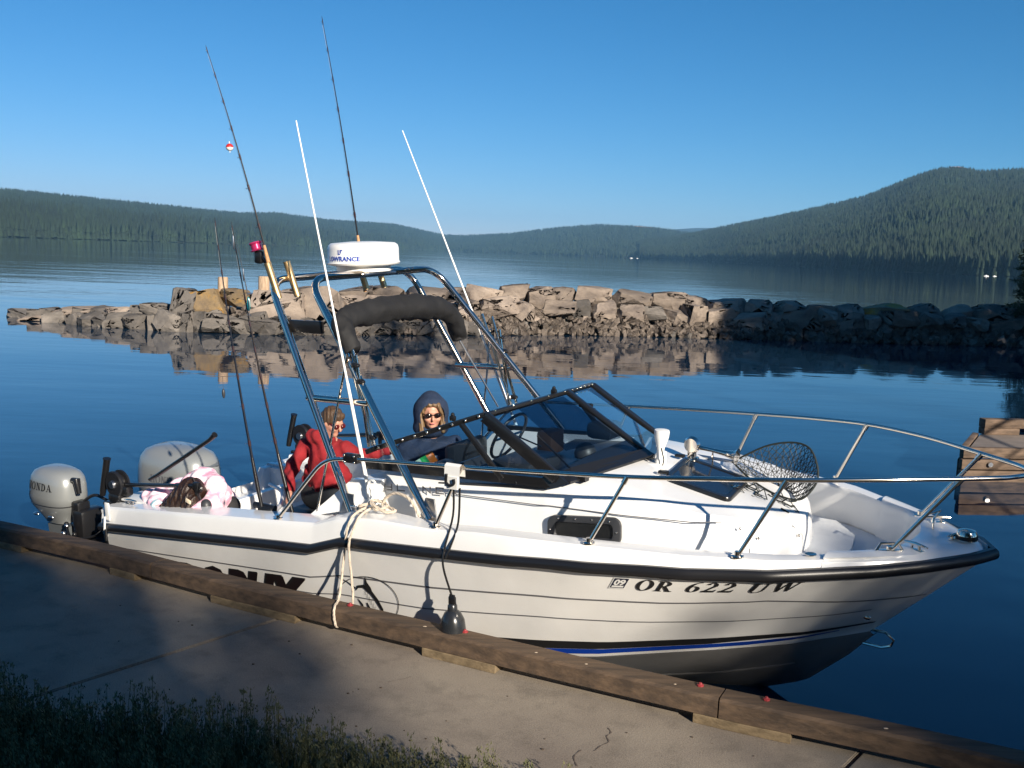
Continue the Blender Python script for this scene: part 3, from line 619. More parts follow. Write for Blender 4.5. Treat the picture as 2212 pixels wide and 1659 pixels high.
for _s in (0,):
    rows=[]
    for u in us:
        row=[]
        kx=u*5.56; k=Vector((kx,0,KZ(kx)))
        side=[hull(u,v) for v in [VB+(1-VB)*j/9 for j in range(10)]]
        b0=side[0]
        low=[k.lerp(b0,t) +Vector((0,0,-.02*math.sin(math.pi*t))) for t in (0,.25,.5,.75,.97)]
        half=low+side
        row=[Vector((p.x,-p.y,p.z)) for p in reversed(half[1:])]+half
        rows.append(row)
mb=MB().grid(rows); nrow=len(rows[0]); mb.f.append(tuple(range(nrow)))
hullo=B('hull',mb,HULLW,angle=50)
hullo.data.materials.append(BOTTOM)
nh=len(rows[0])
for p in hullo.data.polygons:
    # lower planks get a darker grey than the sides
    k=[i%nh for i in p.vertices]
    if len(k)==4 and min(k)>=nrow//2-5 and max(k)<=nrow//2+5: p.material_index=1
def strip(name,v0,v1,u0,u1,m_,off=.003,side=-1,taper=None,n=70,parent=None):
    rows=[]
    for i in range(n+1):
        u=u0+(u1-u0)*i/n; a,b_=(v0(u) if callable(v0) else v0),(v1(u) if callable(v1) else v1); nn=h_n(u,(a+b_)/2)*off
        r=[hull(u,a)+nn,hull(u,(a+b_)/2)+nn,hull(u,b_)+nn]
        if side>0: r=[Vector((p.x,-p.y,p.z)) for p in r]
        rows.append(r)
    return B(name,MB().grid(rows),m_,parent,fix=False)
for s in(-1,1):
    strip('black_stripe',lambda u:interp(u,[0,.86,.985],[.035,.035,.10]),lambda u:interp(u,[0,.6,.99],[.11,.135,.125]),0.004,.988,INK,side=s)
    strip('blue_stripe',lambda u:interp(u,[0,.9,.965],[-.035,-.03,.045]),lambda u:interp(u,[0,.9,.965],[.033,.033,.06]),0.004,.965,BLUE,side=s)
    strip('spray_rail',lambda u:-.075,lambda u:-.066,0.004,.965,INKG,side=s,off=.004)
    strip('hull_knuckle',lambda u:interp(u,[0,.078,.41,.637,.808,.865,.999],[.665,.66,.627,.655,.650,.672,.487])-.008,lambda u:interp(u,[0,.078,.41,.637,.808,.865,.999],[.665,.66,.627,.655,.650,.672,.487])+.008,0.004,.995,INKG,side=s,off=.0035)
    strip('hull_knuckle',lambda u:interp(u,[0,.3,.5,.68,.82,.962],[.42,.41,.400,.418,.392,.375])-.006,lambda u:interp(u,[0,.3,.5,.68,.82,.962],[.42,.41,.4,.418,.392,.375])+.006,0.004,.965,INKG,side=s,off=.0035)
# rub rail
for s in(-1,1):
    rows=[]
    path=[]
    for i in range(121):
        x=6.127*(i/120)**.8; path.append(Vector((x,s*(HY(x)),ZR(x))))
    path=[Vector((0.0,s*.6,.843))] +path if False else path
    rows=[]
    for i,p in enumerate(path):
        a=path[max(i-1,0)]; b_=path[min(i+1,len(path)-1)]; t=(b_-a); t.z=0; t.normalize(); nn=Vector((t.y,-t.x,0)) if s<0 else Vector((-t.y,t.x,0))
        if i==len(path)-1: nn=Vector((1,0,0))
        rows.append([p+nn*o_+Vector((0,0,z)) for o_,z in((-.012,.036),(.014,.036),(.028,.024),(.033,.002),(.028,-.016),(.012,-.027),(-.012,-.028))])
    B('rub_rail',MB().grid(rows),BLACK)
def HIN(x,z):                        # hull half breadth at height z
    best=.02
    for v in [i/16 for i in range(17)]:
        u=x/(5.56+.567*v)
        if u<1:
            p=hull(u,v)
            if p.z<=z+.04: best=max(.02,-p.y)
    return best
# gunwale: outer band, flat cap, inner wall
def gin(x): return interp(x,[0,.3,2.2,2.6,3.2,4.3,5.0,5.35],[.22,.20,.19,.20,.13,.11,.11,.10])
def ZF(x): return interp(x,[0,2.45,2.55,4.6,6],[.40,.40,1.10,1.18,1.18])
for s in(-1,1):
    rows=[]
    xs=[i*5.42/70 for i in range(71)]+[2.29,2.57,2.46,2.54,2.3,2.5]; xs=sorted(xs)
    for x in xs:
        y=HY(x); zo=ZG(x); w_=gin(x); t=Vector((1,0,0)); 
        prof=[(y-.004,ZR(x)+.03),(y-.018,zo-.035),(y-.026,zo-.012),(y-.042,zo),(y-.042-w_*.5,zo+.004),(y-.042-w_,zo),(y-.052-w_,zo-.012),(y-.055-w_,zo-.04),(min(y-.06-w_,HIN(x,ZF(x))-.03),ZF(x))]
        rows.append([Vector((x,s*a,z)) for a,z in prof])
    B('gunwale',MB().grid(rows),GEL,angle=32)
# bow deck
bc=[(5.42,-.56),(5.50,-.50),(5.60,-.40),(5.69,-.25),(5.735,-.08),(5.745,.08),(5.70,.28),(5.61,.42),(5.50,.50),(5.42,.56)]
def half(x): return HY(x)
rows=[]
N_=28
outer=[]
for i in range(N_+1):
    a=math.pi*(i/N_)-math.pi/2
    t=i/N_
    # outer boundary from starboard x=5.42 round the tip to port x=5.42
    q=abs(2*t-1); x=6.105-(6.105-5.42)*q**1.5; y=(HY(min(x+.0,6.127)))*(1 if t>.5 else -1)
    outer.append(Vector((x,y,0)))
inner=[]
for i in range(N_+1):
    t=i/N_*(len(bc)-1); k=min(int(t),len(bc)-2); f_=t-k; p=Vector((*bc[k],0)).lerp(Vector((*bc[k+1],0)),f_); inner.append(p)
rows=[]
for o_,i_ in zip(outer,inner):
    d=(i_-o_); dn=d.normalized() if d.length>0 else Vector((-1,0,0)); zt=ZG(min(o_.x,6.12)); zr_=ZR(o_.x)
    row=[o_+Vector((0,0,zr_+.03)),o_+dn*.014+Vector((0,0,zt-.03)),o_+dn*.025+Vector((0,0,zt-.01)),o_+dn*.045+Vector((0,0,zt))]
    for t in(.25,.5,.75,.94): p=o_.lerp(i_,t); row.append(Vector((p.x,p.y,zt+.022*math.sin(math.pi*t*.7))))
    row+= [i_+Vector((0,0,zt+.012)),i_-dn*-.012+Vector((0,0,zt-.01)),i_+dn*.016+Vector((0,0,zt-.05)),(lambda lx,li:Vector((lx,max(-li,min(li,i_.y)),1.18)))(min(i_.x-.03,5.58),max(0,HIN(min(i_.x-.03,5.58),1.18)-.05))]
    rows.append(row)
B('bow_deck',MB().grid(rows),GEL,angle=32)
# floors
B('foredeck_floor',MB().grid([[Vector((x,y*max(.03,min(HY(x)-.17,HIN(x,ZF(x))-.03)),ZF(x))) for y in np.linspace(-1,1,9)] for x in np.linspace(2.52,5.50,24)]),NONSKID)
B('cockpit_floor',MB().grid([[Vector((x,y*(HY(x)-.2),.40)) for y in np.linspace(-1,1,5)] for x in np.linspace(.0,2.9,8)]),NONSKID)
B('foredeck_step',MB().prism([(4.7,-.62,1.183),(4.7,.70,1.183),(5.12,.66,1.183),(5.30,.42,1.183),(5.36,.1,1.183),(5.33,-.2,1.183),(5.22,-.42,1.183),(5.05,-.56,1.183)],(0,0,.03)),NONSKID,smooth=False)
# transom, motor well
tp=[(-1.13,.98),(-.50,.96),(-.40,.78),(.40,.78),(.50,.96),(1.13,.98),(1.02,.30),(-1.02,.30)]
B('transom',MB().prism([(-.0,y,z) for y,z in tp],(.07,0,0)),GEL,smooth=False)
B('motor_well',MB().prism([(.07,-.56,.74),(.07,.56,.74),(.52,.56,.74),(.52,-.56,.74)],(0,0,.04)).prism([(.50,-.62,.40),(.50,.62,.40),(.50,.62,.92),(.50,-.62,.92)],(.06,0,0)),GEL,smooth=False)
for s in(-1,1):
    # stern quarter boxes with sloped inner face
    q=[(0.02,s*.56,.955),(0.56,s*.56,.955),(.62,s*.95,1.0),(0.02,s*.95,.975)]
    B('stern_quarter',MB().prism([Vector(p)-Vector((0,0,.5)) for p in q],(0,0,.5)),GEL,smooth=False)
    B('stern_fin',MB().prism([(-.16,s*.60,.45),(-.30,s*.60,.62),(.0,s*.60,.98),(.50,s*.60,.98),(.50,s*.60,.7),(0,s*.60,.40)],(0,s*.05,0)),GEL,smooth=False)
B('bait_board',MB().rbox((.30,-.86,1.03),(.62,.24,.02),.008),PLASTW)
# cabin
cst=[3.80,3.9,4.05,4.25,4.5,4.72,4.86,4.96,5.04,5.09,5.12]
def cab(x):
    yb=interp(x,[2.2,3.4,4.3,4.72,4.86,4.96,5.04,5.09,5.12],[.84,.82,.80,.73,.64,.53,.40,.26,.12])
    zt=interp(x,[3.8,4.0,4.15,4.3,4.7,4.92,5.02,5.09,5.12],[1.665,1.665,1.65,1.615,1.54,1.50,1.46,1.40,1.32])
    zs=interp(x,[3.8,4.1,4.5,4.86,5.02,5.09,5.12],[1.60,1.575,1.555,1.50,1.44,1.38,1.30])
    return yb,zs,zt
rows=[]
for x in cst:
    yb,zs,zt=cab(x); ys=yb-.05; half_=[(yb,1.03),(yb-.005,1.2),(yb-.02,zs-.09),(ys-.0,zs-.03),(ys-.05,zs+.012),(ys*.72,zs+(zt-zs)*.72),(ys*.36,zs+(zt-zs)*.96),(0,zt)]
    row=[Vector((x,-a,z)) for a,z in half_]+[Vector((x,a,z)) for a,z in reversed(half_[:-1])]; rows.append(row)
yb,zs,zt=cab(5.12); nose=[Vector((5.13,p.y*.85,min(p.z,1.16))) for p in rows[-1]]; rows.append(nose)
mb=MB().grid(rows); mb.f.append(tuple(len(mb.v)-15+i for i in range(15)))
cabo=B('cabin',mb,GEL,angle=36)
# cabin sides aft of the windscreen corner
for s in(-1,1):
    rows=[]
    for x in [2.16,2.23,2.4,2.6,2.9,3.2,3.5,3.8,3.815]:
        yb,_,_=cab(x); top=interp(x,[2.16,2.36,2.6,3.0,3.82],[1.22,1.47,1.53,1.545,1.60]); t0=interp(x,[2.16,2.5],[1.20,1.03])
        rows.append([Vector((x,s*(yb+interp(x,[2.16,2.5],[.09,0])),t0)),Vector((x,s*(yb+interp(x,[2.16,2.5],[.07,-.005])),max(t0+.02,min(1.2,(top+t0)/2)) if x>2.5 else (top+t0)/2)),Vector((x,s*(yb-.02),max(top-.09,t0+.03))),Vector((x,s*(yb-.05),max(top-.03,t0+.04))),Vector((x,s*(yb-.09),top)),Vector((x,s*(yb-.095),.4))])
    B('cabin_side',MB().grid(rows),GEL,angle=30)
    B('cabin_side_gusset',MB().prism([(2.06,s*.98,1.20),(2.60,s*.93,1.34),(2.62,s*.86,1.50),(2.36,s*.86,1.47)],(0,-s*.05,0)),GEL,smooth=False)
    # groove line on the side
    B('side_groove',MB().tube([Vector((x,s*(cab(x)[0]-.002+(-.012 if x>3.8 else .0)),interp(x,[2.62,3.2,4.24,4.9],[1.44,1.475,1.50,1.505]))) for x in np.linspace(3.2,4.85,24)],.003,6),INKG)
for y_,z0_,z1_ in((-.752,1.06,1.40),): B('side_seam',MB().tube([(5.02,y_+.065,z0_),(5.03,y_+.07,z1_)],.003,6),INKG)
for (x,z) in((5.0,1.39),(5.12,1.33),(4.93,1.46)): B('snap_stud',MB().ell((x,-cab(x)[0]-.0,z),(.008,.006,.01),n=8,m=6),CHROME)
B('bulkhead',MB().prism([(2.62,-.76,.40),(2.62,-.12,.40),(2.62,-.12,1.1),(2.62,-.76,1.1)],(.04,0,0)).prism([(3.05,.12,.40),(3.05,.76,.40),(3.05,.76,1.5),(3.05,.12,1.5)],(.04,0,0)),GEL,smooth=False)
B('dashboard',MB().prism([(3.02,-.78,1.50),(3.80,-.76,1.575),(3.95,-.5,1.60),(3.90,.5,1.60),(3.72,.76,1.54),(3.15,.76,1.50),(3.3,.1,1.54),(3.1,-.1,1.55)],(0,0,.02)),DASH,smooth=False)
def cabz(x,y):
    yb,zs,zt=cab(x); ys=yb-.05; a=abs(y); return interp(a,[0,ys*.36,ys*.72,ys-.05,ys],[zt,zs+(zt-zs)*.96,zs+(zt-zs)*.72,zs+.012,zs-.03])
rows=[]
for t in np.linspace(0,1,9):
    rows.append([Vector((3.80+t*((4.07 if y<0 else 4.06)-.20*abs(y)/.72*(1 if y<0 else 1.35)-3.80),y,cabz(3.80+t*(.27-.2*abs(y)/.72),y)+.008)) for y in np.linspace(-.72,.72,19)])
B('dash_cover',MB().grid(rows),DASH)
B('dash_pod',MB().rbox((3.45,-.42,1.62),(.30,.40,.10),.03),DASH)
B('instrument_panel',MB().rbox((3.02,-.45,1.48),(.05,.5,.22),.02,Matrix.Rotation(R(-20),3,'Y')),DASH)
# round gauges / compass on the dash seen through the glass
ck=B('compass',MB().lathe([(.07,0),(.075,.03),(.06,.075),(.03,.095),(.001,.10)],(3.66,-.02,1.60),n=20),VINYL)
B('dash_gauge_cluster',MB().rbox((2.92,-.62,1.56),(.10,.22,.10),.03),DASH)
for dy in(-.06,0,.06): B('gauge',MB().lathe([(.022,0),(.022,.012),(.018,.014)],(2.94,-.735-0*dy,1.575+dy*.3+.0) if False else (2.90+dy*.8,-.735,1.575),Matrix.Rotation(R(90),3,'X'),n=12),BRUSH)
wheel=[Vector((0,math.cos(a)*.19,math.sin(a)*.19)) for a in np.linspace(0,2*math.pi,33)[:-1]]
wr=Matrix.Rotation(R(28),3,'Y'); wc=Vector((2.86,.28,1.60))
wh=B('steering_wheel',MB().tube([wr@p+wc for p in wheel],.012,8,closed=True),VINYL)
B('spokes',MB().tube([wc,wr@Vector((0,.19,0))+wc],.009,6).tube([wc,wr@Vector((0,-.19,0))+wc],.009,6).tube([wc,wr@Vector((0,0,-.19))+wc],.009,6).tube([wc,wc+wr@Vector((.18,0,0))],.03,8),CHROME,wh)
# seats
def seat(x,y,zt,col,nm='seat',hb=.42):
    s_=B(nm,MB().rbox((x,y,zt-.06),(.48,.46,.13),.04),col); put('backrest',MB().rbox((x-.23,y,zt+hb*.45),(.11,.46,hb),.045),col,s_); put('pedestal',MB().rbox((x,y,(zt+.4)/2-.05),(.42,.40,zt-.45),.02),GEL,s_); return s_
seat(2.62,.40,1.12,VINYL,'helm_seat',.40); seat(2.05,.38,.86,VINYL,'passenger_seat',.36)
st=B('side_shelf',MB().rbox((3.25,.6,1.36),(.7,.28,.05),.02),PLASTW)
B('wiper',MB().tube([(3.66,-.62,1.86),(3.80,-.60,1.74),(3.97,-.66,1.65)],.006,6).tube([(3.30,-.70,1.93),(3.70,-.64,1.80)],.005,6).box((3.99,-.66,1.645),(.07,.05,.03)),BLKPL)
B('dash_box',MB().rbox((3.62,.32,1.72),(.20,.20,.12),.04),VINYL); B('chart_case',MB().rbox((3.35,.05,1.66),(.12,.18,.16),.02),mat('brown_case',(.10,.05,.03),.6))

# windscreen
ws=B('windscreen',MB().ell((3.62,-.80,1.60),(.01,.01,.01),n=6,m=4),BLKMET)
FR=BLKMET
def bar(a,b_,w_=.034,t=.02,nrm=(0,1,0),name='frame',m_=FR,parent=ws):
    a=Vector(a);b_=Vector(b_); d=(b_-a); L_=d.length; d.normalize(); nn=Vector(nrm); nn=(nn-d*nn.dot(d)).normalized(); s_=d.cross(nn); M_=Matrix((d,s_,nn)).transposed()
    return put(name,MB().rbox((a+b_)/2,(L_,w_,t),.005,M_),m_,parent)
def pane(pts,m_=GLASS,parent=ws,name='glass_pane'):
    pts=[Vector(p) for p in pts]
    return put(name,MB().add(pts,[tuple(range(len(pts)))]),m_,parent,smooth=False)
for s in(-1,1):
    zo,xo=(0,0) if s<0 else (-.06,-.13)
    Q=lambda x,z,y=.80: Vector((x+xo,s*y,z+zo))
    A0=Q(2.53,1.690); A2=Q(3.40,1.995)
    bar(A0,A2,name='top_frame'); bar(Q(2.45,1.655,.81),A0,name='top_frame')
    if s<0: bar(A2+Vector((0,0,-.01)),(3.90,-.80,1.665),.075,.03,name='corner_post')
    else: bar(A2,Q(3.95,1.66),.034,.03,name='corner_post')
    bar(Q(3.22,1.925),Q(3.52,1.61),.036,name='post')
    pane([Q(2.56,1.69),Q(3.24,1.925),Q(3.50,1.62),Q(2.56,1.58)],GLASS if s<0 else GLASSL); pane([Q(3.26,1.93),Q(3.39,1.98),Q(3.86,1.66),Q(3.54,1.62)],GLASS if s<0 else GLASSL)
    put('sill',MB().prism([Q(2.45,1.545,.815),Q(3.86,1.600),Q(3.97,1.635,.78),Q(3.86,1.70,.78),Q(3.80,1.655),Q(2.45,1.605,.82)],(0,-s*.03,0)),FR,ws,smooth=False)
TS=Vector((3.51,-.0,2.025)); TPp=Vector((3.265,.78,1.937)); BS=Vector((4.10,-.0,1.672)); BP=Vector((3.83,.76,1.605))
bar((3.40,-.80,1.995),TS,.034,.022,(0,0,1),'top_frame'); bar(TS,TPp,.038,.022,(0,0,1),'top_frame')
bar(TS,BS,.045,.03,(1,0,1),'mullion'); bar(TPp,BP,.030,.03,(1,0,1),'mullion')
put('sill',MB().prism([(3.86,-.79,1.65),(3.97,-.76,1.63),(4.16,-.02,1.665),(4.08,.0,1.69),(3.92,-.66,1.69)],(0,0,.014)),FR,ws,smooth=False)
put('sill',MB().prism([(4.08,.0,1.668),(4.16,-.02,1.66),(3.90,.76,1.595),(3.80,.76,1.62)],(0,0,.014)),FR,ws,smooth=False)
pane([(3.41,-.79,1.985),TS+Vector((0,-.015,-.01)),BS+Vector((0,-.015,.01)),(3.88,-.78,1.68)])
pane([TS+Vector((0,.02,-.01)),TPp+Vector((0,-.02,-.01)),BP+Vector((0,-.02,.01)),BS+Vector((0,.02,.01))],GLASSL)
# hinged centre panel folded back against the starboard screen
pane([(3.46,-.52,1.99),(3.50,-.03,1.995),(3.93,-.03,1.76),(3.79,-.50,1.755)],glass_mat('dark_smoked_glass',(.30,.35,.41)),name='folded_pane')
sc_=MB()
for t in np.linspace(.04,.96,9): p=Vector((2.53,-.815,1.690)).lerp(Vector((3.40,-.815,1.995)),t); sc_.ell(p,(.009,.006,.009),n=8,m=5)
for t in np.linspace(.1,.95,5): p=Vector((3.40,-.80,2.0)).lerp(TS,t); sc_.ell(p+Vector((.012,0,.006)),(.009,.009,.009),n=8,m=5)
for t in np.linspace(.1,.95,6): p=TS.lerp(TPp,t); sc_.ell(p+Vector((.022,0,.006)),(.008,.008,.008),n=8,m=5)
put('screws',sc_,CHROME,ws)
for p in((3.16,-.80,1.95),(3.47,-.10,2.035),(2.50,.80,1.66)): put('strap_bracket',MB().rbox(p,(.04,.03,.035),.01).ell(Vector(p)+Vector((0,0,.022)),(.013,.013,.014),n=8,m=6),BLKPL,ws)
put('latch',MB().rbox((3.62,.06,1.93),(.10,.03,.03),.008).ell((3.68,.06,1.905),(.014,.014,.014),n=8,m=6),BLKPL,ws)

# portlight
def rrect(cx,cz,w_,h_,r,n=6):
    out=[]
    for sx,sz,a0 in((1,1,0),(-1,1,90),(-1,-1,180),(1,-1,270)):
        for k in range(n+1):
            a=R(a0+90*k/n); out.append((cx+sx*(w_/2-r)+r*math.cos(a),cz+sz*(h_/2-r)+r*math.sin(a)))
    return out
pc=(4.085,1.383); sl_=.105
def onside(x,z,o_=0):
    xl=x; yb=cab(x)[0]; return Vector((x,-(yb+.000-.006*0+o_)-.002,z+sl_*(x-pc[0])))
pw=B('portlight',MB().grid([[onside(x,z,.012) for x,z in rrect(*pc,.47,.165,.05)],[onside(x,z,.014) for x,z in rrect(*pc,.455,.15,.045)],[onside(x,z,.014) for x,z in rrect(*pc,.385,.095,.03)],[onside(x,z,-.0) for x,z in rrect(*pc,.372,.082,.025)]],closed=True).grid([[onside(x,z,.012) for x,z in rrect(*pc,.47,.165,.05)],[onside(x,z,-.004) for x,z in rrect(*pc,.474,.169,.052)]],closed=True),VINYL)
put('glass',MB().add([onside(x,z,.001) for x,z in rrect(*pc,.376,.086,.026)],[tuple(range(28))]),mat('dark_portlight_glass',(.012,.013,.014),.12),pw,smooth=False)
sc_=MB()
for x,z in[(-.16,.068),(-.05,.068),(.06,.068),(.17,.062),(.215,0),(.19,-.066),(.09,-.068),(-.03,-.068),(-.13,-.066),(-.215,.0)]: sc_.ell(onside(pc[0]+x,pc[1]+z,.016),(.006,.004,.006),n=8,m=5)
put('screws',sc_,CHROME,pw)

# fore hatch
hq=[Vector((4.35,-.31,1.607)),Vector((4.285,.19,1.620)),Vector((4.735,.11,1.548)),Vector((4.775,-.33,1.528))]
hc=sum(hq,Vector())/4; hn=(hq[1]-hq[0]).cross(hq[3]-hq[0]).normalized(); hn=hn if hn.z>0 else -hn
def rq(q,ins,up_): return [p+(hc-p)*ins+hn*up_ for p in q]
def rnd(q,r=.12,n=4):
    out=[]
    for i in range(4):
        a,b_,c=q[i-1],q[i],q[(i+1)%4]; p=b_.lerp(a,r); e=b_.lerp(c,r)
        for k in range(n+1): t=k/n; out.append(p*(1-t)**2+b_*2*t*(1-t)+e*t*t)
    return out
ht=B('deck_hatch',MB().grid([rnd(rq(hq,0,-.03)),rnd(rq(hq,0,.012)),rnd(rq(hq,.02,.022)),rnd(rq(hq,.14,.022)),rnd(rq(hq,.16,.014))],closed=True),BLKMET)
put('glass',MB().add(rnd(rq(hq,.15,.016)),[tuple(range(20))]),mat('dark_hatch_glass',(.012,.018,.03),.10,coat=.5),ht,smooth=False)
put('hinge',MB().rbox(hq[0]+Vector((-.02,.05,.03)),(.06,.04,.02),.006),BLKPL,ht); put('hinge',MB().rbox(hq[1]+Vector((-.02,-.06,.03)),(.06,.04,.02),.006),BLKPL,ht)
put('latch',MB().rbox((hq[2]+hq[3])/2+Vector((-.02,0,.03)),(.03,.05,.012),.004),CHROME,ht)

# horn trumpet light, cup shaped mast light
tc_=Vector((4.22,-.08,1.628))
nl=B('mast_light',MB().lathe([(.03,0),(.03,.03),(.022,.05),(.024,.11),(.040,.16),(.046,.185),(.048,.215),(.046,.225),(.02,.23)],tc_,Matrix.Rotation(R(4),3,'Y'),n=20),PLASTW)
put('bracket',MB().rbox(tc_+Vector((-.02,0,.005)),(.10,.09,.02),.006).rbox(tc_+Vector((.02,.02,.045)),(.02,.05,.08),.006),PLASTW,nl)
put('bolt',MB().ell(tc_+Vector((-.03,-.03,.05)),(.012,.012,.012),n=8,m=6).tube([tc_+Vector((.04,-.04,.01)),tc_+Vector((.05,-.045,.05)),tc_+Vector((.03,-.04,.12))],.004,6),BLKPL,nl)
hb=Vector((4.33,.17,1.605))
hn_=B('horn',MB().rbox(hb+Vector((0,0,.02)),(.07,.09,.03),.01).rbox(hb+Vector((0,0,.06)),(.055,.04,.08),.012).tube([hb+Vector((-.01,0,.11)),hb+Vector((.02,0,.105)),hb+Vector((.14,0,.095)),hb+Vector((.22,0,.085)),hb+Vector((.28,0,.078)),hb+Vector((.30,0,.075))],[.026,.015,.013,.018,.030,.052],14),CHROME)
put('diaphragm',MB().lathe([(.044,-.026),(.056,0),(.044,.026)],hb+Vector((0,0,.115)),Matrix.Rotation(R(90),3,'X'),n=18),CHROME,hn_)
put('stay',MB().tube([hb+Vector((.14,0,-.03)),hb+Vector((.14,0,.09))],.005,6),CHROME,hn_)

# bow rail
railS=[(1.93,-1.12,1.205),(2.15,-1.12,1.44),(2.37,-1.12,1.665),(2.62,-1.12,1.695),(3.0,-1.105,1.715),(3.424,-1.085,1.737),(3.95,-1.05,1.765),(4.457,-.997,1.79),(4.88,-.91,1.815),(5.255,-.80,1.832),(5.65,-.58,1.835),(6.0,-.315,1.826),(6.18,-.17,1.822),(6.26,-.07,1.822)]
rp=[railS[0]]+[tuple(p) for p in fillet(railS[:4],.12,5)][1:]
full=[Vector(p) for p in fillet(railS[:4],.16,6)]+[Vector(p) for p in smooth_path(railS[3:],5)[1:]]
fullP=[Vector((p.x,-p.y,p.z)) for p in reversed(full)]
rl_=B('bow_rail',MB().tube(full+[Vector((6.275,0,1.822))]+fullP,.0125,10),CHROME)
for s in(-1,1):
    for (b_,t) in(((3.25,1.12,1.355),(3.424,1.085,1.737)),((4.27,1.085,1.418),(4.457,.997,1.79)),((5.04,.895,1.42),(5.255,.80,1.832)),((5.68,.375,1.405),(6.0,.315,1.826))):
        b_=Vector((b_[0],s*b_[1],b_[2])); t=Vector((t[0],s*t[1],t[2])); so_=put('stanchion',MB().tube([b_,t],.0115,10),CHROME,rl_)
        put('base_flange',MB().lathe([(.034,0),(.034,.006),(.016,.010),(.015,.03)],b_-Vector((0,0,.002)),n=14),CHROME,so_); put('collar',MB().tube([t-(t-b_).normalized()*.04,t],.0165,10),CHROME,so_)
    put('base_flange',MB().lathe([(.034,0),(.034,.006),(.016,.010),(.015,.03)],(1.93,s*1.12,1.20),n=14),CHROME,rl_)
# tower
def hoop(pts,r=0.026): 
    P=[Vector(p) for p in pts]; P=P+[Vector((p.x,-p.y,p.z)) for p in reversed(P)]; return fillet(P,.17,7)
tw=B('radar_tower',MB().tube(hoop([(2.43,-.95,1.28),(1.585,-.762,2.735+.03)]),0.026,12),CHROME)
put('forward_hoop',MB().tube(hoop([(3.095,-.98,1.335),(1.90,-.70,2.775)]),0.026,12),CHROME,tw)
for s in(-1,1):
    put('rung',MB().tube([(1.99,s*.845,1.985),(2.52,s*.845,1.995)] if False else [(1.985,s*.848,1.988),(2.525,s*.855,1.998)],.0235,10),CHROME,tw)
    put('side_panel',MB().rbox((1.92,s*.765,2.455),(.30,.03,.085),.006),BLKPL,tw)
    for x,z in((2.43,1.262),(3.095,1.322)):
        put('foot_bracket',MB().prism([(x-.10,s*.965,z-.02),(x+.05,s*.965,z-.02),(x+.02,s*.955,z+.14),(x-.05,s*.95,z+.14)],(0,-s*.012,0)).rbox((x-.02,s*.965,z-.01),(.16,.07,.012),.004),BRUSH,tw)
put('top_plate',MB().rbox((1.77,0,2.775),(.36,.34,.016),.006),BRUSH,tw)
sc_=MB()
for y in(-.1,-.07,.0,.33,.38): sc_.ell((1.935,y,2.795),(.009,.009,.007),n=8,m=5)
put('screws',sc_,CHROME,tw)
# radome
rc_=Vector((1.78,0,2.79))
rd=B('radar_dome',MB().lathe([(.20,0),(.20,.035),(.225,.042),(.262,.05),(.270,.062),(.262,.075),(.262,.165),(.255,.19),(.235,.205),(.10,.215),(.001,.217)],rc_,n=48),WHITEP)
put('pedestal',MB().lathe([(.17,-.012),(.185,.0),(.195,.04)],rc_,n=40),PLASTW,rd)
# rod holders
RODU=Vector((-.066,-.03,.25)).normalized()
holders=[]
for y in(-.765,-.585,.145,.355):
    top=Vector((1.600,y-.02,2.882)) ; bot=top-RODU*.255
    B('rod_holder',MB().tube([bot,bot+RODU*.02,top-RODU*.01,top],[.022,.024,.024,.027],16,cap=False).tube([top,bot],.021,16,cap=True),BRASS); holders.append((top,bot))
# bimini
bp_=[(2.36,-.80,2.33),(2.30,-.79,2.43),(2.22,-.74,2.50),(2.20,-.55,2.535),(2.2,-.2,2.545),(2.2,.1,2.54),(2.2,.36,2.50),(2.2,.52,2.42),(2.17,.62,2.30),(2.17,.64,2.24)]
pp=smooth_path(bp_,9); rr=[]
for i in range(len(pp)): t=i/(len(pp)-1); rr.append(.056+.030*math.sin(math.pi*t))
mb=MB().tube(pp,rr,18)
mb.v=[tuple(Vector(p)+.022*Vector((noise.noise(Vector((p[0]*9,p[1]*5,p[2]*14))),0,noise.noise(Vector((p[0]*16,p[1]*4,p[2]*9+7))))) +.010*Vector((0,0,noise.noise(Vector(p)*26)))+.028*abs(noise.noise(Vector((p[0]*7,p[1]*11,p[2]*7))))*Vector((0,0,-1))) for p in mb.v]
bim=B('folded_canopy',mb,CANVAS,angle=180)
for s in(-1,1):
    for a,b_,r_ in(((2.12,s*.96,1.20),(2.34,s*.83,2.30),.0085),((2.56,s*.85,1.72),(2.36,s*.82,2.40),.011),((2.53,s*.83,1.71),(2.28,s*.80,2.42),.0105),((2.50,s*.835,1.70),(2.42,s*.835,2.30),.010)):
        put('strut',MB().tube([a,b_],r_,8),CHROME,bim)
    for p in((2.415,s*.845,2.235),(2.45,s*.84,2.13),(2.535,s*.845,1.77)): put('clamp_knob',MB().rbox(p,(.045,.04,.035),.01).ell(Vector(p)+Vector((.02,-s*.0,0)),(.02,.02,.014),n=10,m=6),BLKPL,bim)
put('strut',MB().tube([(2.17,.62,2.25),(2.42,.80,1.69)],.008,8),CHROME,bim)
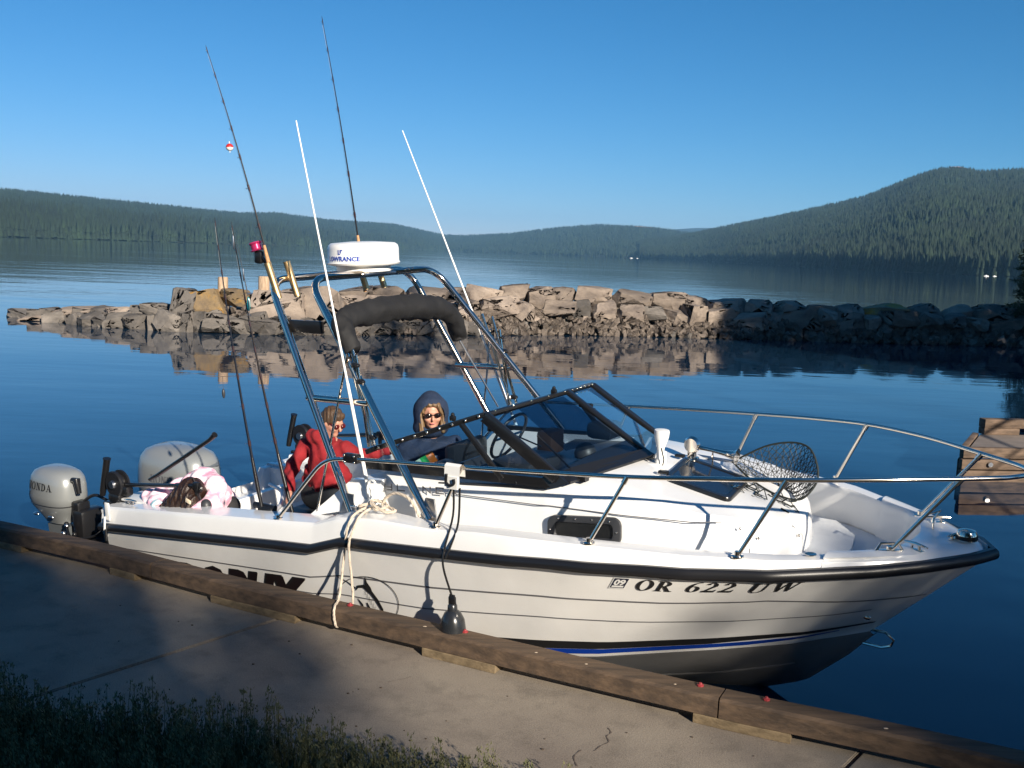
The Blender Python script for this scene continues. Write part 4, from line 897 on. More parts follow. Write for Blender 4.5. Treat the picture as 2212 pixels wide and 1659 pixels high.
# antennas
for s,base,tip in((-1,(2.545,-.93,1.42),(2.01,-.86,3.80)),(1,(2.55,.93,1.42),(1.49,.86,3.87))):
    b_=Vector(base);t=Vector(tip); d=(t-b_)
    if s<0: b_=Vector((2.545,-.90,1.40))
    an=B('whip_antenna',MB().tube([b_,b_.lerp(t,.12),b_.lerp(t,.3),b_.lerp(t,.3001),t],[.0135,.0125,.011,.0085,.0045],10),WHITEP)
    put('ratchet_mount',MB().tube([b_-d.normalized()*.01,b_+d.normalized()*.035],.021,12).rbox(b_-Vector((0,0,.05)),(.07,.05,.06),.015).rbox(b_-Vector((0,0,.085)),(.10,.07,.012),.004),PLASTW,an)
B('rail_clamp',MB().rbox((2.60,-1.11,1.695),(.12,.05,.06),.012),BLKPL)
for x_ in(2.56,2.64):
    for z_ in(1.675,1.715): B('bolt',MB().ell((x_,-1.14,z_),(.008,.006,.008),n=8,m=5),CHROME)
# cleats and bow light
def cleat(c,rot=0,s_=1.):
    M_=Matrix.Rotation(R(rot),3,'Z'); c=Vector(c); q=lambda *p: M_@(Vector(p)*s_)+c
    return B('cleat',MB().tube([q(-.075,0,.03),q(-.04,0,.032),q(0,0,.034),q(.04,0,.032),q(.075,0,.03)],[.005,.008,.009,.008,.005],8).tube([q(-.025,0,0),q(-.02,0,.03)],.008,8).tube([q(.025,0,0),q(.02,0,.03)],.008,8).rbox(q(0,0,.002),(.09*s_,.035*s_,.006),.002,M_),CHROME)
cleat((5.79,-.28,1.405),-28); cleat((5.79,.28,1.405),28); cleat((2.62,-1.07,1.335),4,1.1); cleat((.22,-1.02,1.03),5,.9); cleat((5.93,.0,1.41),60,.7); cleat((.25,1.02,1.03),0)
B('bow_chock',MB().tube([(5.62,-.42,1.41),(5.64,-.40,1.45),(5.72,-.36,1.452),(5.74,-.35,1.41)],.008,8).rbox((5.68,-.38,1.41),(.13,.03,.01),.003,Matrix.Rotation(R(28),3,'Z')),CHROME)
nlg=B('bow_light',MB().lathe([(.055,0),(.055,.03),(.045,.05),(.02,.058),(.001,.06)],(5.99,.02,1.41),n=20),CHROME); put('lens',MB().lathe([(.057,.006),(.058,.018),(.057,.028)],(5.99,.02,1.41),n=20,cap=False),BLKPL,nlg)
B('anchor_hook',MB().tube([(5.80,.12,1.41),(5.80,.12,1.47),(5.83,.14,1.52),(5.78,.10,1.50)],[.006,.006,.01,.004],8),CHROME)
B('bow_eye',MB().tube([(5.50,.0,.80),(5.60,.0,.80),(5.645,.0,.765),(5.63,.0,.725),(5.58,.0,.705),(5.44,0,.71)],.009,8),CHROME)
B('drain_plug',MB().ell(hull(.972,.232)+Vector((.006,-.006,0)),(.022,.008,.014),n=10,m=6),CHROME)
B('keel_strake',MB().tube([hull(u,-.08).lerp(Vector((u*5.56,0,KZ(u*5.56))),.45)+Vector((0,0,-.012)) for u in np.linspace(.3,.93,20)],.010,6),BOTTOM)

# outboards
def cowl(name,L_,W_,H_,c,m_top,seam,parent,rot=0,nose=.75):
    # rounded rectangular cowling: stacked superellipse rings; x aft negative
    M_=Matrix.Rotation(R(rot),3,'Z'); c=Vector(c)
    prof=[(-.55,.52,.42,-.02),(-.40,.62,.55,-.02),(-.2,.80,.76,0),(-.05,.93,.92,0),(.0,.965,.96,0),(.02,.94,.94,0),(.04,.98,.97,0),(.25,1.,1.,0),(.55,.985,.97,.01),(.75,.93,.90,.02),(.88,.82,.78,.03),(.96,.62,.60,.04),(1.0,.35,.34,.05),(1.01,.02,.02,.05)]
    rows=[]
    for z,a,b_,sh in prof:
        row=[]
        for k in range(36):
            t=2*math.pi*k/36; cx,sy=math.cos(t),math.sin(t); e=.62
            px=math.copysign(abs(cx)**e,cx)*a*L_/2; py=math.copysign(abs(sy)**e,sy)*b_*W_/2*(1-.12*(1 if cx>0 else 0)*cx)
            tilt=.10*(px/(L_/2))*max(0,(z-.4)) if z>0 else 0
            row.append(M_@Vector((px+sh*L_,py,(z-tilt*.8)*H_))+c)
        rows.append(row)
    lowr=rows[:5]; upr=rows[5:]
    a=put('cowling',MB().grid(upr,closed=True),m_top,parent,angle=60)
    b2=put('lower_cowl',MB().grid(lowr,closed=True),m_top,parent,angle=60)
    put('cowl_seam',MB().grid([[c+(p-c)*.995 for p in rows[4]],[c+(p-c)*.985 for p in rows[5]]],closed=True),BLACK,parent)
    return M_
kc=Vector((-.74,-1.0,.905))
km=B('outboard_motor',MB().rbox(kc+Vector((.02,.0,-.62)),(.22,.15,.62),.05),SILVER,label='small silver outboard motor at the starboard corner of the stern')
KM=cowl('k',.50,.34,.30,kc,SILVER,0,km,rot=0)
put('leg',MB().prism([kc+Vector((-.12,-.05,-.18)),kc+Vector((.16,-.05,-.18)),kc+Vector((.10,-.03,-.9)),kc+Vector((-.06,-.03,-.9))],(0,.1,0)),SILVERD,km)
for dx in(-.13,.07): put('cowl_latch',MB().ell(kc+Vector((dx,-.135,-.085)),(.035,.016,.014),n=12,m=8),BRUSH,km)
put('clamp_bracket',MB().rbox(kc+Vector((.33,.03,-.18)),(.14,.22,.34),.03).rbox(kc+Vector((.45,.05,-.30)),(.20,.14,.10),.02).rbox(kc+Vector((.28,.0,-.02)),(.10,.12,.14),.02),BLKPL,km)
put('handle_grip',MB().tube([kc+Vector((.25,-.03,.22)),kc+Vector((.30,-.03,.23)),kc+Vector((.32,-.03,.12))],[.025,.03,.02],10),BLKPL,km)
for i in range(6): put('bracket_bolt',MB().ell(kc+Vector((.22+.05*(i%3),-.10-.03*(i%2),-.13-.07*(i//2))),(.022,.02,.02),n=8,m=6),BRUSH if i%2 else BLKPL,km)
put('cables',MB().tube(smooth_path([kc+Vector((.25,0,.0)),kc+Vector((.4,.05,.10)),kc+Vector((.55,.10,.05)),kc+Vector((.78,.12,.06))],5),.013,8).tube(smooth_path([kc+Vector((.22,-.1,-.15)),kc+Vector((.35,-.14,-.22)),kc+Vector((.5,-.05,-.2)),kc+Vector((.6,.0,-.12))],5),.010,8),BLKPL,km)
mc=Vector((-.50,.02,.77))
mm=B('outboard_motor',MB().rbox(mc+Vector((.02,0,-.55)),(.36,.24,.7),.06),SILVERD,label='large silver main outboard motor at the middle of the stern')
cowl('m',.82,.50,.44,mc,SILVER,0,mm)
put('cowl_handle',MB().rbox(mc+Vector((.36,0,.30)),(.10,.22,.05),.02,Matrix.Rotation(R(40),3,'Y')),SILVERD,mm)
put('bracket',MB().rbox(mc+Vector((.40,0,-.30)),(.22,.30,.40),.03),BLKPL,mm)
# downriggers
def downrigger(c,s,nm_label,ang=8,boom=.93,crank=True):
    c=Vector(c); d=B('downrigger',MB().rbox(c+Vector((0,0,.01)),(.20,.16,.03),.01).rbox(c+Vector((0,0,.055)),(.14,.11,.07),.02).rbox(c+Vector((.06,0,.12)),(.18,.07,.08),.02),BLKPL,label=nm_label)
    r_=put('reel',MB().lathe([(.095,-.045),(.105,-.035),(.105,-.02),(.075,-.015),(.075,.015),(.105,.02),(.105,.035),(.095,.045)],c+Vector((.0,0,.165)),Matrix.Rotation(R(90),3,'X'),n=28),BLACK,d)
    put('hub',MB().lathe([(.03,-.065),(.035,-.05),(.035,.05),(.03,.065)],c+Vector((0,0,.165)),Matrix.Rotation(R(90),3,'X'),n=16),BRUSH,r_)
    bd_=Vector((math.cos(R(ang)),0,math.sin(R(ang)))); b0=c+Vector((.08,0,.165))
    put('boom',MB().tube([b0,b0+bd_*boom*.72,b0+bd_*boom*.73,b0+bd_*boom],[.017,.016,.021,.02],10),BLKPL,d)
    e=b0+bd_*boom; put('boom_end',MB().rbox(e,(.06,.04,.06),.012).rbox(e+Vector((0,0,-.06)),(.03,.03,.10),.01).lathe([(.03,-.012),(.022,0),(.03,.012)],e+Vector((.02,0,-.02)),Matrix.Rotation(R(90),3,'X'),n=14),BLKPL,d)
    put('rod_tube',MB().tube([c+Vector((-.18,-.02*s,.05)),c+Vector((-.165,-.02*s,.10)),c+Vector((-.09,-.02*s,.34)),c+Vector((-.085,-.02*s,.36))],[.022,.026,.026,.032],12),BLKPL,d)
    return d
downrigger((-.02,-.95,.98),1,'black trolling downrigger on the starboard stern corner',7,.86)
downrigger((.12,.95,1.02),1,'black trolling downrigger on the port side behind the red hoodie',7,.86)
B('tiller_extension',MB().tube([(.28,-.88,1.20),(.40,-.89,1.255),(1.03,-.9,1.60),(1.09,-.9,1.645)],[.012,.015,.0155,.023],10),BLKPL)
B('downrigger_weight',MB().ell((.98,-.93,1.10),(.045,.045,.055),n=14,m=10).tube([(.86,-.93,1.30),(.93,-.93,1.14)],.0035,5),VINYL)
# stern hardware
B('stern_strap_hook',MB().rbox((.12,-1.158,.99),(.05,.012,.14),.005).tube([(.10,-1.17,.95),(.105,-1.185,.85),(.13,-1.18,.80)],.008,8),PLASTW)
B('transom_strap',MB().tube([(.13,-1.19,.86),(.14,-1.20,.78),(.10,-1.16,.70)],.012,8),BLKPL)
B('cockpit_hose',MB().tube(smooth_path([(.55,.1,.97),(.9,-.1,1.0),(1.3,-.5,1.05),(1.5,-.75,1.10)],8),.016,10),mat('white_hose',(.6,.62,.64),.4))
B('cockpit_cooler',MB().rbox((1.22,.08,.63),(.62,.46,.46),.04),VINYL)
B('rod_base_mount',MB().rbox((1.62,-.93,1.17),(.14,.07,.06),.02).tube([(1.50,-.93,1.19),(1.70,-.93,1.19)],.022,10),BLKPL)
B('aft_bench',MB().rbox((.95,0,.78),(.45,1.5,.08),.03).rbox((.75,0,.60),(.06,1.5,.38),.02),GEL)
B('inner_ledge',MB().prism([(1.35,-.98,1.02),(2.22,-.98,1.10),(2.22,-.72,1.10),(1.35,-.72,1.02)],(0,0,.02)),GEL,smooth=False)
B('cockpit_table',MB().rbox((1.75,.35,.98),(.34,.34,.03),.01).tube([(1.75,.35,.4),(1.75,.35,.97)],.02,10),GEL)
B('fishing_bin',MB().rbox((1.55,-.30,.62),(.50,.40,.44),.03),mat('grey_plastic',(.15,.16,.17),.5))

# ------------------------------------------------------------------ lettering
def poly_text(txt,size,bold=0.,shear=0.,space=1.,wide=1.,serif=False):
    """flat lettering as triangles in the x-y plane"""
    cu=bpy.data.curves.new('t','FONT'); cu.body=txt; cu.size=size; cu.offset=bold; cu.shear=shear; cu.space_character=space; cu.resolution_u=3
    o=bpy.data.objects.new('t',cu); C.objects.link(o); dg=bpy.context.evaluated_depsgraph_get(); me=o.evaluated_get(dg).to_mesh()
    vs=[(v.co.x*wide,v.co.y) for v in me.vertices]; fs=[tuple(p.vertices) for p in me.polygons]; o.to_mesh_clear() if False else None
    bpy.data.objects.remove(o); bpy.data.curves.remove(cu); return vs,fs
def serif_text(txt,gap=.16):
    V=[];Fc=[]; X=0
    def P(pts): k=len(V); V.extend([(X+a,b_) for a,b_ in pts]); Fc.append(tuple(range(k,k+len(pts))))
    def rect(a,b_,c,d): P([(a,b_),(c,b_),(c,d),(a,d)])
    def ring(cx,cy,ax,ay,bx,by,t0,t1,n=20,dx=0):
        for i in range(n):
            p=R(t0+(t1-t0)*i/n); q=R(t0+(t1-t0)*(i+1)/n)
            P([(cx+ax*math.cos(p),cy+ay*math.sin(p)),(cx+ax*math.cos(q),cy+ay*math.sin(q)),(cx+dx+bx*math.cos(q),cy+by*math.sin(q)),(cx+dx+bx*math.cos(p),cy+by*math.sin(p))])
    se=.07
    for ch in txt:
        if ch==' ': X+=.55; continue
        if ch=='O': ring(.5,.5,.5,.53,.26,.46,0,360,30); w_=1.0
        elif ch=='H': rect(.12,0,.34,1);rect(.66,0,.88,1);rect(.3,.46,.7,.54);[rect(a,b_,a+.42,b_+se) for a in(.02,.56) for b_ in(0,1-se)]; w_=1.
        elif ch=='N': rect(.14,0,.24,1);rect(.76,0,.86,1);P([(.12,1),(.40,1),(.86,0),(.62,0)]);rect(0,0,.38,se);rect(0,1-se,.3,1);rect(.62,1-se,1.,1); w_=1.
        elif ch=='D': rect(.12,0,.34,1);ring(.34,.5,.60,.5,.34,.42,-90,90);rect(0,0,.4,se);rect(0,1-se,.4,1); w_=.95
        elif ch=='A': P([(.10,0),(.20,0),(.54,1),(.44,1)]);P([(.62,0),(.88,0),(.56,1),(.40,1)]);rect(.24,.30,.72,.37);rect(0,0,.32,se);rect(.54,0,1.,se); w_=1.
        elif ch=='R': rect(.12,0,.35,1);ring(.40,.73,.40,.27,.19,.20,-90,90,14);rect(.3,.46,.42,.53);rect(.3,.93,.42,1);P([(.36,.48),(.58,.50),(.98,0),(.70,0)]);rect(0,0,.46,se);rect(.0,1-se,.4,1);rect(.66,0,1.04,se); w_=1.02
        elif ch=='6': ring(.36,.30,.36,.31,.15,.25,0,360,24);ring(.62,.34,.62,.66,.40,.60,100,180,12);P([(.50,1.0),(.68,.99),(.68,.94),(.52,.94)]); w_=.72
        elif ch=='2': ring(.36,.70,.32,.30,.11,.24,-20,165,16);P([(.66,.62),(.45,.62),(.02,.0),(.14,.02)]);P([(.62,.58),(.68,.66),(.30,.18),(.10,.12)]);rect(.02,0,.66,.17);P([(.60,.0),(.70,.0),(.76,.28),(.70,.28)]); w_=.76
        elif ch=='U': rect(.12,.3,.34,1);rect(.72,.3,.82,1);ring(.47,.32,.35,.33,.25,.26,180,360,16);P([(.12,.32),(.34,.32),(.3,.12),(.18,.1)]);rect(0,1-se,.46,1);rect(.60,1-se,.94,1); w_=.94
        elif ch=='W': P([(.08,1),(.30,1),(.50,0),(.36,0)]);P([(.36,0),(.46,0),(.70,1),(.62,1)]);P([(.56,1),(.78,1),(.96,0),(.82,0)]);P([(.84,0),(.94,0),(1.2,1),(1.12,1)]);rect(0,1-se,.42,1);rect(1.0,1-se,1.32,1); w_=1.32
        X+=w_+gap
    return [(a,b_) for a,b_ in V],Fc,X-gap
def mapped(name,vf,fn,m_,parent,**k):
    v,f=vf; return put(name,MB().add([fn(a,b_) for a,b_ in v],f),m_,parent,smooth=False,fix=False,**k)
# registration number on the bow, both sides
def on_hull(u0,v0,u1,v1,X1,h_,a,b_,off=.0045,s=-1):
    t=a/X1; u=u0+(u1-u0)*t; v=v0+(v1-v0)*t+b_*h_; p=hull(u,v)+h_n(u,v)*off; return Vector((p.x,p.y if s<0 else -p.y,p.z))
_,_,W_=serif_text('OR 622 UW',.16)
for s_,(ua,va,ub,vb) in((-1,(.7515,.795,.879,.800)),(1,(.8790,.80,.7515,.795))):
    for wd,pre in(('OR',''),('622','OR '),('UW','OR 622 ')):
        v_,f_,ww=serif_text(wd,.16); st0=(serif_text(pre,.16)[2]+.16 if pre else 0)
        mapped('registration_number',([(a+st0,b_) for a,b_ in v_],f_),lambda a,b_:on_hull(ua,va,ub,vb,W_,.122,a,b_,s=s_),INK,boat)
st=mapped('registration_sticker',([(0,0),(1,0),(1,1),(0,1)],[(0,1,2,3)]),lambda a,b_:on_hull(.7285,.800,.7430,.800,1,.125,a,b_,.004),PLASTW,boat)
mapped('sticker_field',([(.06,.08),(.94,.08),(.94,.95),(.06,.95)],[(0,1,2,3)]),lambda a,b_:on_hull(.7285,.800,.7430,.800,1,.125,a,b_,.0048),mat('navy_vinyl',(.01,.015,.04),.4),st)
v_,f_=poly_text('09',1,.04); mx=max(a for a,b_ in v_); 
mapped('sticker_numerals',([(.16+a/mx*.68,.36+b_*.68) for a,b_ in v_],f_),lambda a,b_:on_hull(.7285,.800,.7430,.800,1,.125,a,b_,.0058),PLASTW,st)
mapped('sticker_bar',([(.14,.15),(.86,.15),(.86,.30),(.14,.30)],[(0,1,2,3)]),lambda a,b_:on_hull(.7285,.800,.7430,.800,1,.125,a,b_,.0058),PLASTW,st)
# big slanted name low on the aft hull, mostly behind the dock rail
for nm,off,bold,m_ in(('hull_name_outline',.0035,.075,INK),('hull_name',.0045,.055,mat('dark_maroon_vinyl',(.012,.007,.008),.4))):
    v_,f_=poly_text('TROPHY',1,bold,.35,1.12); mx=6.0*.66
    mx=max(a for a,b_ in v_)
    mapped(nm,([(a/mx,b_) for a,b_ in v_],f_),lambda a,b_,o_=off:on_hull(.09,.0,.365,.04,1,.78,a,b_*.95,o_),m_,boat)
# leaping fish emblem in an oval
def hull_curve(name,pts,wd,m_,off=.005,close=False,parent=None):
    # pts are (U,V) in centimetre-like units around the emblem centre
    out=[]
    for i,(a,b_) in enumerate(pts):
        w_=wd[i] if isinstance(wd,list) else wd
        p0=pts[i-1] if (i or close) else pts[i]; p1=pts[(i+1)%len(pts)] if (i<len(pts)-1 or close) else pts[i]
        dx,dy=p1[0]-p0[0],p1[1]-p0[1]; L_=math.hypot(dx,dy) or 1; nx,ny=-dy/L_*w_,dx/L_*w_
        out.append([emb(a-nx,b_-ny,off),emb(a+nx,b_+ny,off)])
    if close: out.append(out[0])
    return put(name,MB().grid(out),m_,parent or boat,smooth=False,fix=False)
def emb(a,b_,off):   # metres from the emblem centre
    x=2.665+a; u=x/(5.56+ (6.127-5.56)*.45); v=.36+b_/.62; p=hull(u,v)+h_n(u,v)*off; return p
em=hull_curve('fish_emblem',[(.262*math.cos(t),.185*math.sin(t)) for t in np.linspace(0,2*math.pi,49)[:-1]],.0028,INK,close=True)
hull_curve('fish_back',[(-.10,.075),(-.085,.105),(-.04,.115),(.02,.085),(.08,.03),(.13,-.03),(.155,-.09),(.16,-.15)],[.002,.010,.012,.013,.012,.010,.006,.002],INK,.0055,parent=em)
hull_curve('fish_fin',[(-.03,.18),(-.02,.14),(.005,.10),(.03,.075)],[.002,.012,.022,.012],INK,.006,parent=em)
hull_curve('fish_bill',[(-.27,.165),(-.18,.13),(-.10,.09)],[.001,.003,.005],INK,.0055,parent=em)
hull_curve('fish_fin',[(-.08,.02),(-.04,-.02),(-.01,-.09),(.0,-.13)],[.002,.008,.012,.006],INK,.0055,parent=em)
hull_curve('fish_fin',[(.0,.0),(.03,-.05),(.07,-.09),(.12,-.13)],[.004,.012,.009,.002],INK,.0055,parent=em)
for i in range(9): x=-.02+i*.018; y=.09-i*.022; hull_curve('fish_marking',[(x,y),(x+.002,y-.035)],.0016,INK,.0055,parent=em)
# builder's name on the cabin side
def stroke_word(word,x0,x1,z0,h_,wd,fn,m_,parent,skip=''):
    G={'B':[[(0,.5),(0,0),(1,0),(1,.5),(0,.5)],[(0,.5),(0,1),(.9,1),(.9,.5)]],'A':[[(0,0),(0,1),(1,1),(1,0)],[(0,.45),(1,.45)]],'Y':[[(0,1),(0,.5),(1,.5)],[(1,1),(1,0),(0,0)]],'L':[[(0,1),(0,0),(1,0)]],'I':[[(.5,1),(.5,0)]],'N':[[(0,0),(0,1),(1,0),(1,1)]],'E':[[(1,1),(0,1),(0,0),(1,0)],[(0,.5),(.9,.5)]],'R':[[(0,0),(0,1),(1,1),(1,.5),(0,.5)],[(.5,.5),(1,0)]]}
    n_=len(word); pitch=(x1-x0)/(n_-1+.55)
    for i,ch in enumerate(word):
        mb=MB()
        for st_ in G[ch]:
            for (a,b_),(c,d) in zip(st_[:-1],st_[1:]):
                ax=x0+pitch*(i+a*.55); cx=x0+pitch*(i+c*.55); az,cz_=z0+b_*h_,z0+d*h_; L_=math.hypot(cx-ax,cz_-az); nx,nz=-(cz_-az)/L_*wd,(cx-ax)/L_*wd; ex,ez=(cx-ax)/L_*wd,(cz_-az)/L_*wd
                mb.add([fn(ax-nx-ex,az-nz-ez),fn(cx-nx+ex,cz_-nz+ez),fn(cx+nx+ex,cz_+nz+ez),fn(ax+nx-ex,az+nz-ez)],[(0,1,2,3)])
        put('name_letter',mb,m_,parent,smooth=False,fix=False)
stroke_word('BAYLINER',2.42,3.20,0,.036,.0045,lambda x,z:Vector((x,-cab(x)[0]-.006,1.418+.072*(x-2.42)+z)),INKG,boat)
# motor lettering
def cowl_pt(c,L_,W_,H_,a,b_,s=-1,off=.004):
    # a: -1..1 along, b: 0..1 height on the flat flank
    e=.62; cx=max(-.999,min(.999,math.copysign(abs(a)**(1/e),a))); sy=math.sqrt(1-cx*cx); z=b_
    A_=interp(z,[0,.04,.25,.55,.75,.88],[.965,.98,1,.985,.93,.82]); Bq=interp(z,[0,.04,.25,.55,.75,.88],[.96,.97,1,.97,.90,.78]); sh=interp(z,[.25,.55,.75],[0,.01,.02])
    px=a*A_*L_/2; py=s*(sy**e*Bq*W_/2*(1-.12*max(0,cx))+off); tilt=.10*(px/(L_/2))*max(0,z-.4)
    return Vector(c)+Vector((px+sh*L_,py,(z-tilt*.8)*H_))
v_,f_,W_=serif_text('HONDA',.10)
mapped('maker_name',(v_,f_),lambda a,b_:cowl_pt(kc,.50,.34,.30,-.74+1.30*a/W_,.45+.20*b_),INK,km)
mapped('maker_name',(v_,f_),lambda a,b_:cowl_pt(mc,.82,.50,.44,-.22+.85*a/W_,.34+.15*b_),INKG,mm)
wing=[[(-.95+.0,.12),(-.93,.20),(-.80,.30),(-.62,.36),(-.50,.40),(-.62,.33),(-.72,.28)],[(-.92,.10),(-.90,.17),(-.80,.24),(-.66,.29),(-.58,.31),(-.68,.25),(-.78,.20)],[(-.90,.06),(-.88,.12),(-.80,.17),(-.72,.20),(-.78,.14),(-.84,.09)]]
put('wing_emblem',MB().add([cowl_pt(kc,.50,.34,.30,a,b_) for q in wing for a,b_ in q],[tuple(range(0,7)),tuple(range(7,14)),tuple(range(14,20))]),INK,km,smooth=False,fix=False)
# radome lettering wrapped round the drum; camera side centre bearing
cang=math.degrees(math.atan2(-5.9,6.75-1.78))
v_,f_=poly_text('LOWRANCE',1,.03,0,1.0,1.0); mx=max(a for a,b_ in v_)
def dome(a,b_,a0,sp,z0,h_): t=R(a0+sp*a); return rc_+Vector((math.cos(t)*.2645,math.sin(t)*.2645,z0+h_*b_))
mapped('maker_name',([(a/mx,b_) for a,b_ in v_],f_),lambda a,b_:dome(a,b_,cang-66,62,.082,.046),INKB,rd)
put('emblem',MB().add([dome(a,b_,cang-42,9,.128,.034) for a,b_ in[(0,0),(.5,0),(.5,.18),(.2,.18),(.2,1),(0,1),(.45,1),(1,1),(1,.8),(.7,.8),(.7,.3),(.45,.3)]],[(0,1,2,3,4,5),(6,7,8,9,10,11)]),INKB,rd,smooth=False,fix=False)
# stains and small deck details
B('deck_plate',MB().lathe([(.03,0),(.03,.004),(.001,.005)],(5.35,-.66,1.415),n=14),CHROME)
# ------------------------------------------------------------------ smooth bodies from blended volumes
def smin(a,b_,k):
    h_=np.clip(.5+.5*(b_-a)/k,0,1); return b_*(1-h_)+a*h_-k*h_*(1-h_)
class Vol:
    def __init__(s,lo,hi,d):
        s.lo=np.array(lo,float); s.d=d; n=np.ceil((np.array(hi)-s.lo)/d).astype(int)+1; s.n=n
        g=np.meshgrid(*[s.lo[i]+np.arange(n[i])*d for i in range(3)],indexing='ij'); s.P=np.stack(g,-1).astype(np.float32); s.f=np.full(n,9.,np.float32)
    def cap(s,a,b_,ra,rb=None):
        rb=ra if rb is None else rb; a=np.array(a,np.float32); b_=np.array(b_,np.float32); ab=b_-a; m_=max(ra,rb)
        def f(P):
            t=np.clip(((P-a)@ab)/(ab@ab+1e-9),0,1); return np.linalg.norm(P-a-t[...,None]*ab,axis=-1)-(ra+(rb-ra)*t)
        return f,np.minimum(a,b_)-m_,np.maximum(a,b_)+m_
    def ellip(s,c,r,M_=None):
        c=np.array(c,np.float32); r=np.array(r,np.float32); m_=float(max(r))
        def f(P):
            q=P-c
            if M_ is not None: q=q@np.array(M_,np.float32)        # columns of M_ are the local axes
            k0=np.linalg.norm(q/r,axis=-1); k1=np.linalg.norm(q/(r*r),axis=-1)+1e-6; return k0*(k0-1)/k1
        return f,c-m_,c+m_
    def reg(s,p,k):
        f,lo,hi=p; e=k+.03; i0=np.maximum(0,np.floor((lo-e-s.lo)/s.d).astype(int)); i1=np.minimum(s.n,np.ceil((hi+e-s.lo)/s.d).astype(int)+1)
        if (i1<=i0).any(): return None,None
        sl_=tuple(slice(int(a),int(b)) for a,b in zip(i0,i1)); return sl_,f(s.P[sl_])
    def add(s,p,k=.03):
        sl_,g_=s.reg(p,k)
        if sl_: s.f[sl_]=smin(s.f[sl_],g_,k)
        return s
    def sub(s,p,k=.01):
        sl_,g_=s.reg(p,k)
        if sl_: s.f[sl_]=-smin(-s.f[sl_],g_,k)
        return s
    def mesh(s):
        f=s.f; ins=f<0; n=f.shape; nx,ny,nz=n
        cs=[(i,j,k) for i in(0,1) for j in(0,1) for k in(0,1)]
        cor=np.stack([f[i:nx-1+i,j:ny-1+j,k:nz-1+k] for i,j,k in cs],-1); cnt=(cor<0).sum(-1); act=(cnt>0)&(cnt<8)
        idx=-np.ones(act.shape,int); A=np.argwhere(act); idx[tuple(A.T)]=np.arange(len(A)); C8=cor[act]
        pos=np.zeros((len(A),3)); w_=np.zeros(len(A)); co=np.array(cs,float)
        for a in range(8):
            for b_ in range(a+1,8):
                if abs(co[a]-co[b_]).sum()!=1: continue
                fa,fb=C8[:,a],C8[:,b_]; m_=(fa<0)!=(fb<0); t=np.where(m_,fa/(fa-fb+1e-12),0); pos+=np.where(m_[:,None],co[a]+(co[b_]-co[a])*t[:,None],0); w_+=m_
        V=s.lo+(A+pos/w_[:,None])*s.d; F=[]
        for ax in range(3):
            sl0=[slice(None)]*3; sl1=[slice(None)]*3; sl0[ax]=slice(0,-1); sl1[ax]=slice(1,None); ch=ins[tuple(sl0)]!=ins[tuple(sl1)]
            E_=np.argwhere(ch); b1,b2=[i for i in range(3) if i!=ax]
            ok=(E_[:,b1]>0)&(E_[:,b2]>0)&(E_[:,b1]<n[b1]-1)&(E_[:,b2]<n[b2]-1); E_=E_[ok]; fl=ins[tuple(E_.T)]
            o=np.zeros(3,int); q=[]
            for d1,d2 in((0,0),(1,0),(1,1),(0,1)):
                c=E_.copy(); c[:,b1]-=d1; c[:,b2]-=d2; q.append(idx[tuple(c.T)])
            q=np.stack(q,1); F.append(q)
        F=np.concatenate(F); F=F[(F>=0).all(1)]
        me=bpy.data.meshes.new('body'); me.from_pydata(V.tolist(),[],F.tolist()); return me
def person_frame(F,L_=None):
    F=Vector(F).normalized(); U=Vector((0,0,1)); F=(F-U*F.dot(U)).normalized(); L_=U.cross(F); return F,L_,U
def vput(name,vol,m_,parent,**k): return put(name,vol.mesh(),m_,parent,angle=180,**k)
def head_into(vol,c,Fd,U,s_=1.,k=.012):
    """skull, jaw, nose, brow, sockets, ears; Fd forward, U up"""
    Fd=Vector(Fd).normalized(); U=(Vector(U)-Fd*Vector(U).dot(Fd)).normalized(); Lf=U.cross(Fd); M_=np.array([[Fd[i],Lf[i],U[i]] for i in range(3)])
    q=lambda f,l,u:c+(Fd*f+Lf*l+U*u)*s_
    vol.add(vol.ellip(q(-.012,0,.02),np.array((.094,.076,.098))*s_,M_),.02)
    vol.add(vol.ellip(q(.022,0,-.045),np.array((.062,.058,.070))*s_,M_),.03)
    vol.add(vol.ellip(q(.062,0,-.092),np.array((.020,.022,.016))*s_,M_),.02)
    vol.add(vol.cap(q(.083,0,.012),q(.108,0,-.026),.008*s_,.013*s_),.012)
    for l in(-1,1):
        vol.add(vol.ellip(q(.062,l*.038,-.030),np.array((.028,.024,.022))*s_,M_),.02)
        vol.sub(vol.ellip(q(.094,l*.032,.008),np.array((.016,.018,.013))*s_,M_),.012)
        vol.add(vol.ellip(q(.080,l*.031,.006),np.array((.012,.014,.010))*s_,M_),.003)
        vol.add(vol.ellip(q(-.005,l*.078,-.012),np.array((.018,.009,.028))*s_,M_),.006)
    vol.add(vol.cap(q(.084,-.028,.028),q(.084,.028,.028),.008*s_),.012)
    vol.sub(vol.cap(q(.098,-.022,-.058),q(.098,.022,-.058),.0035*s_),.006)
    return q,M_
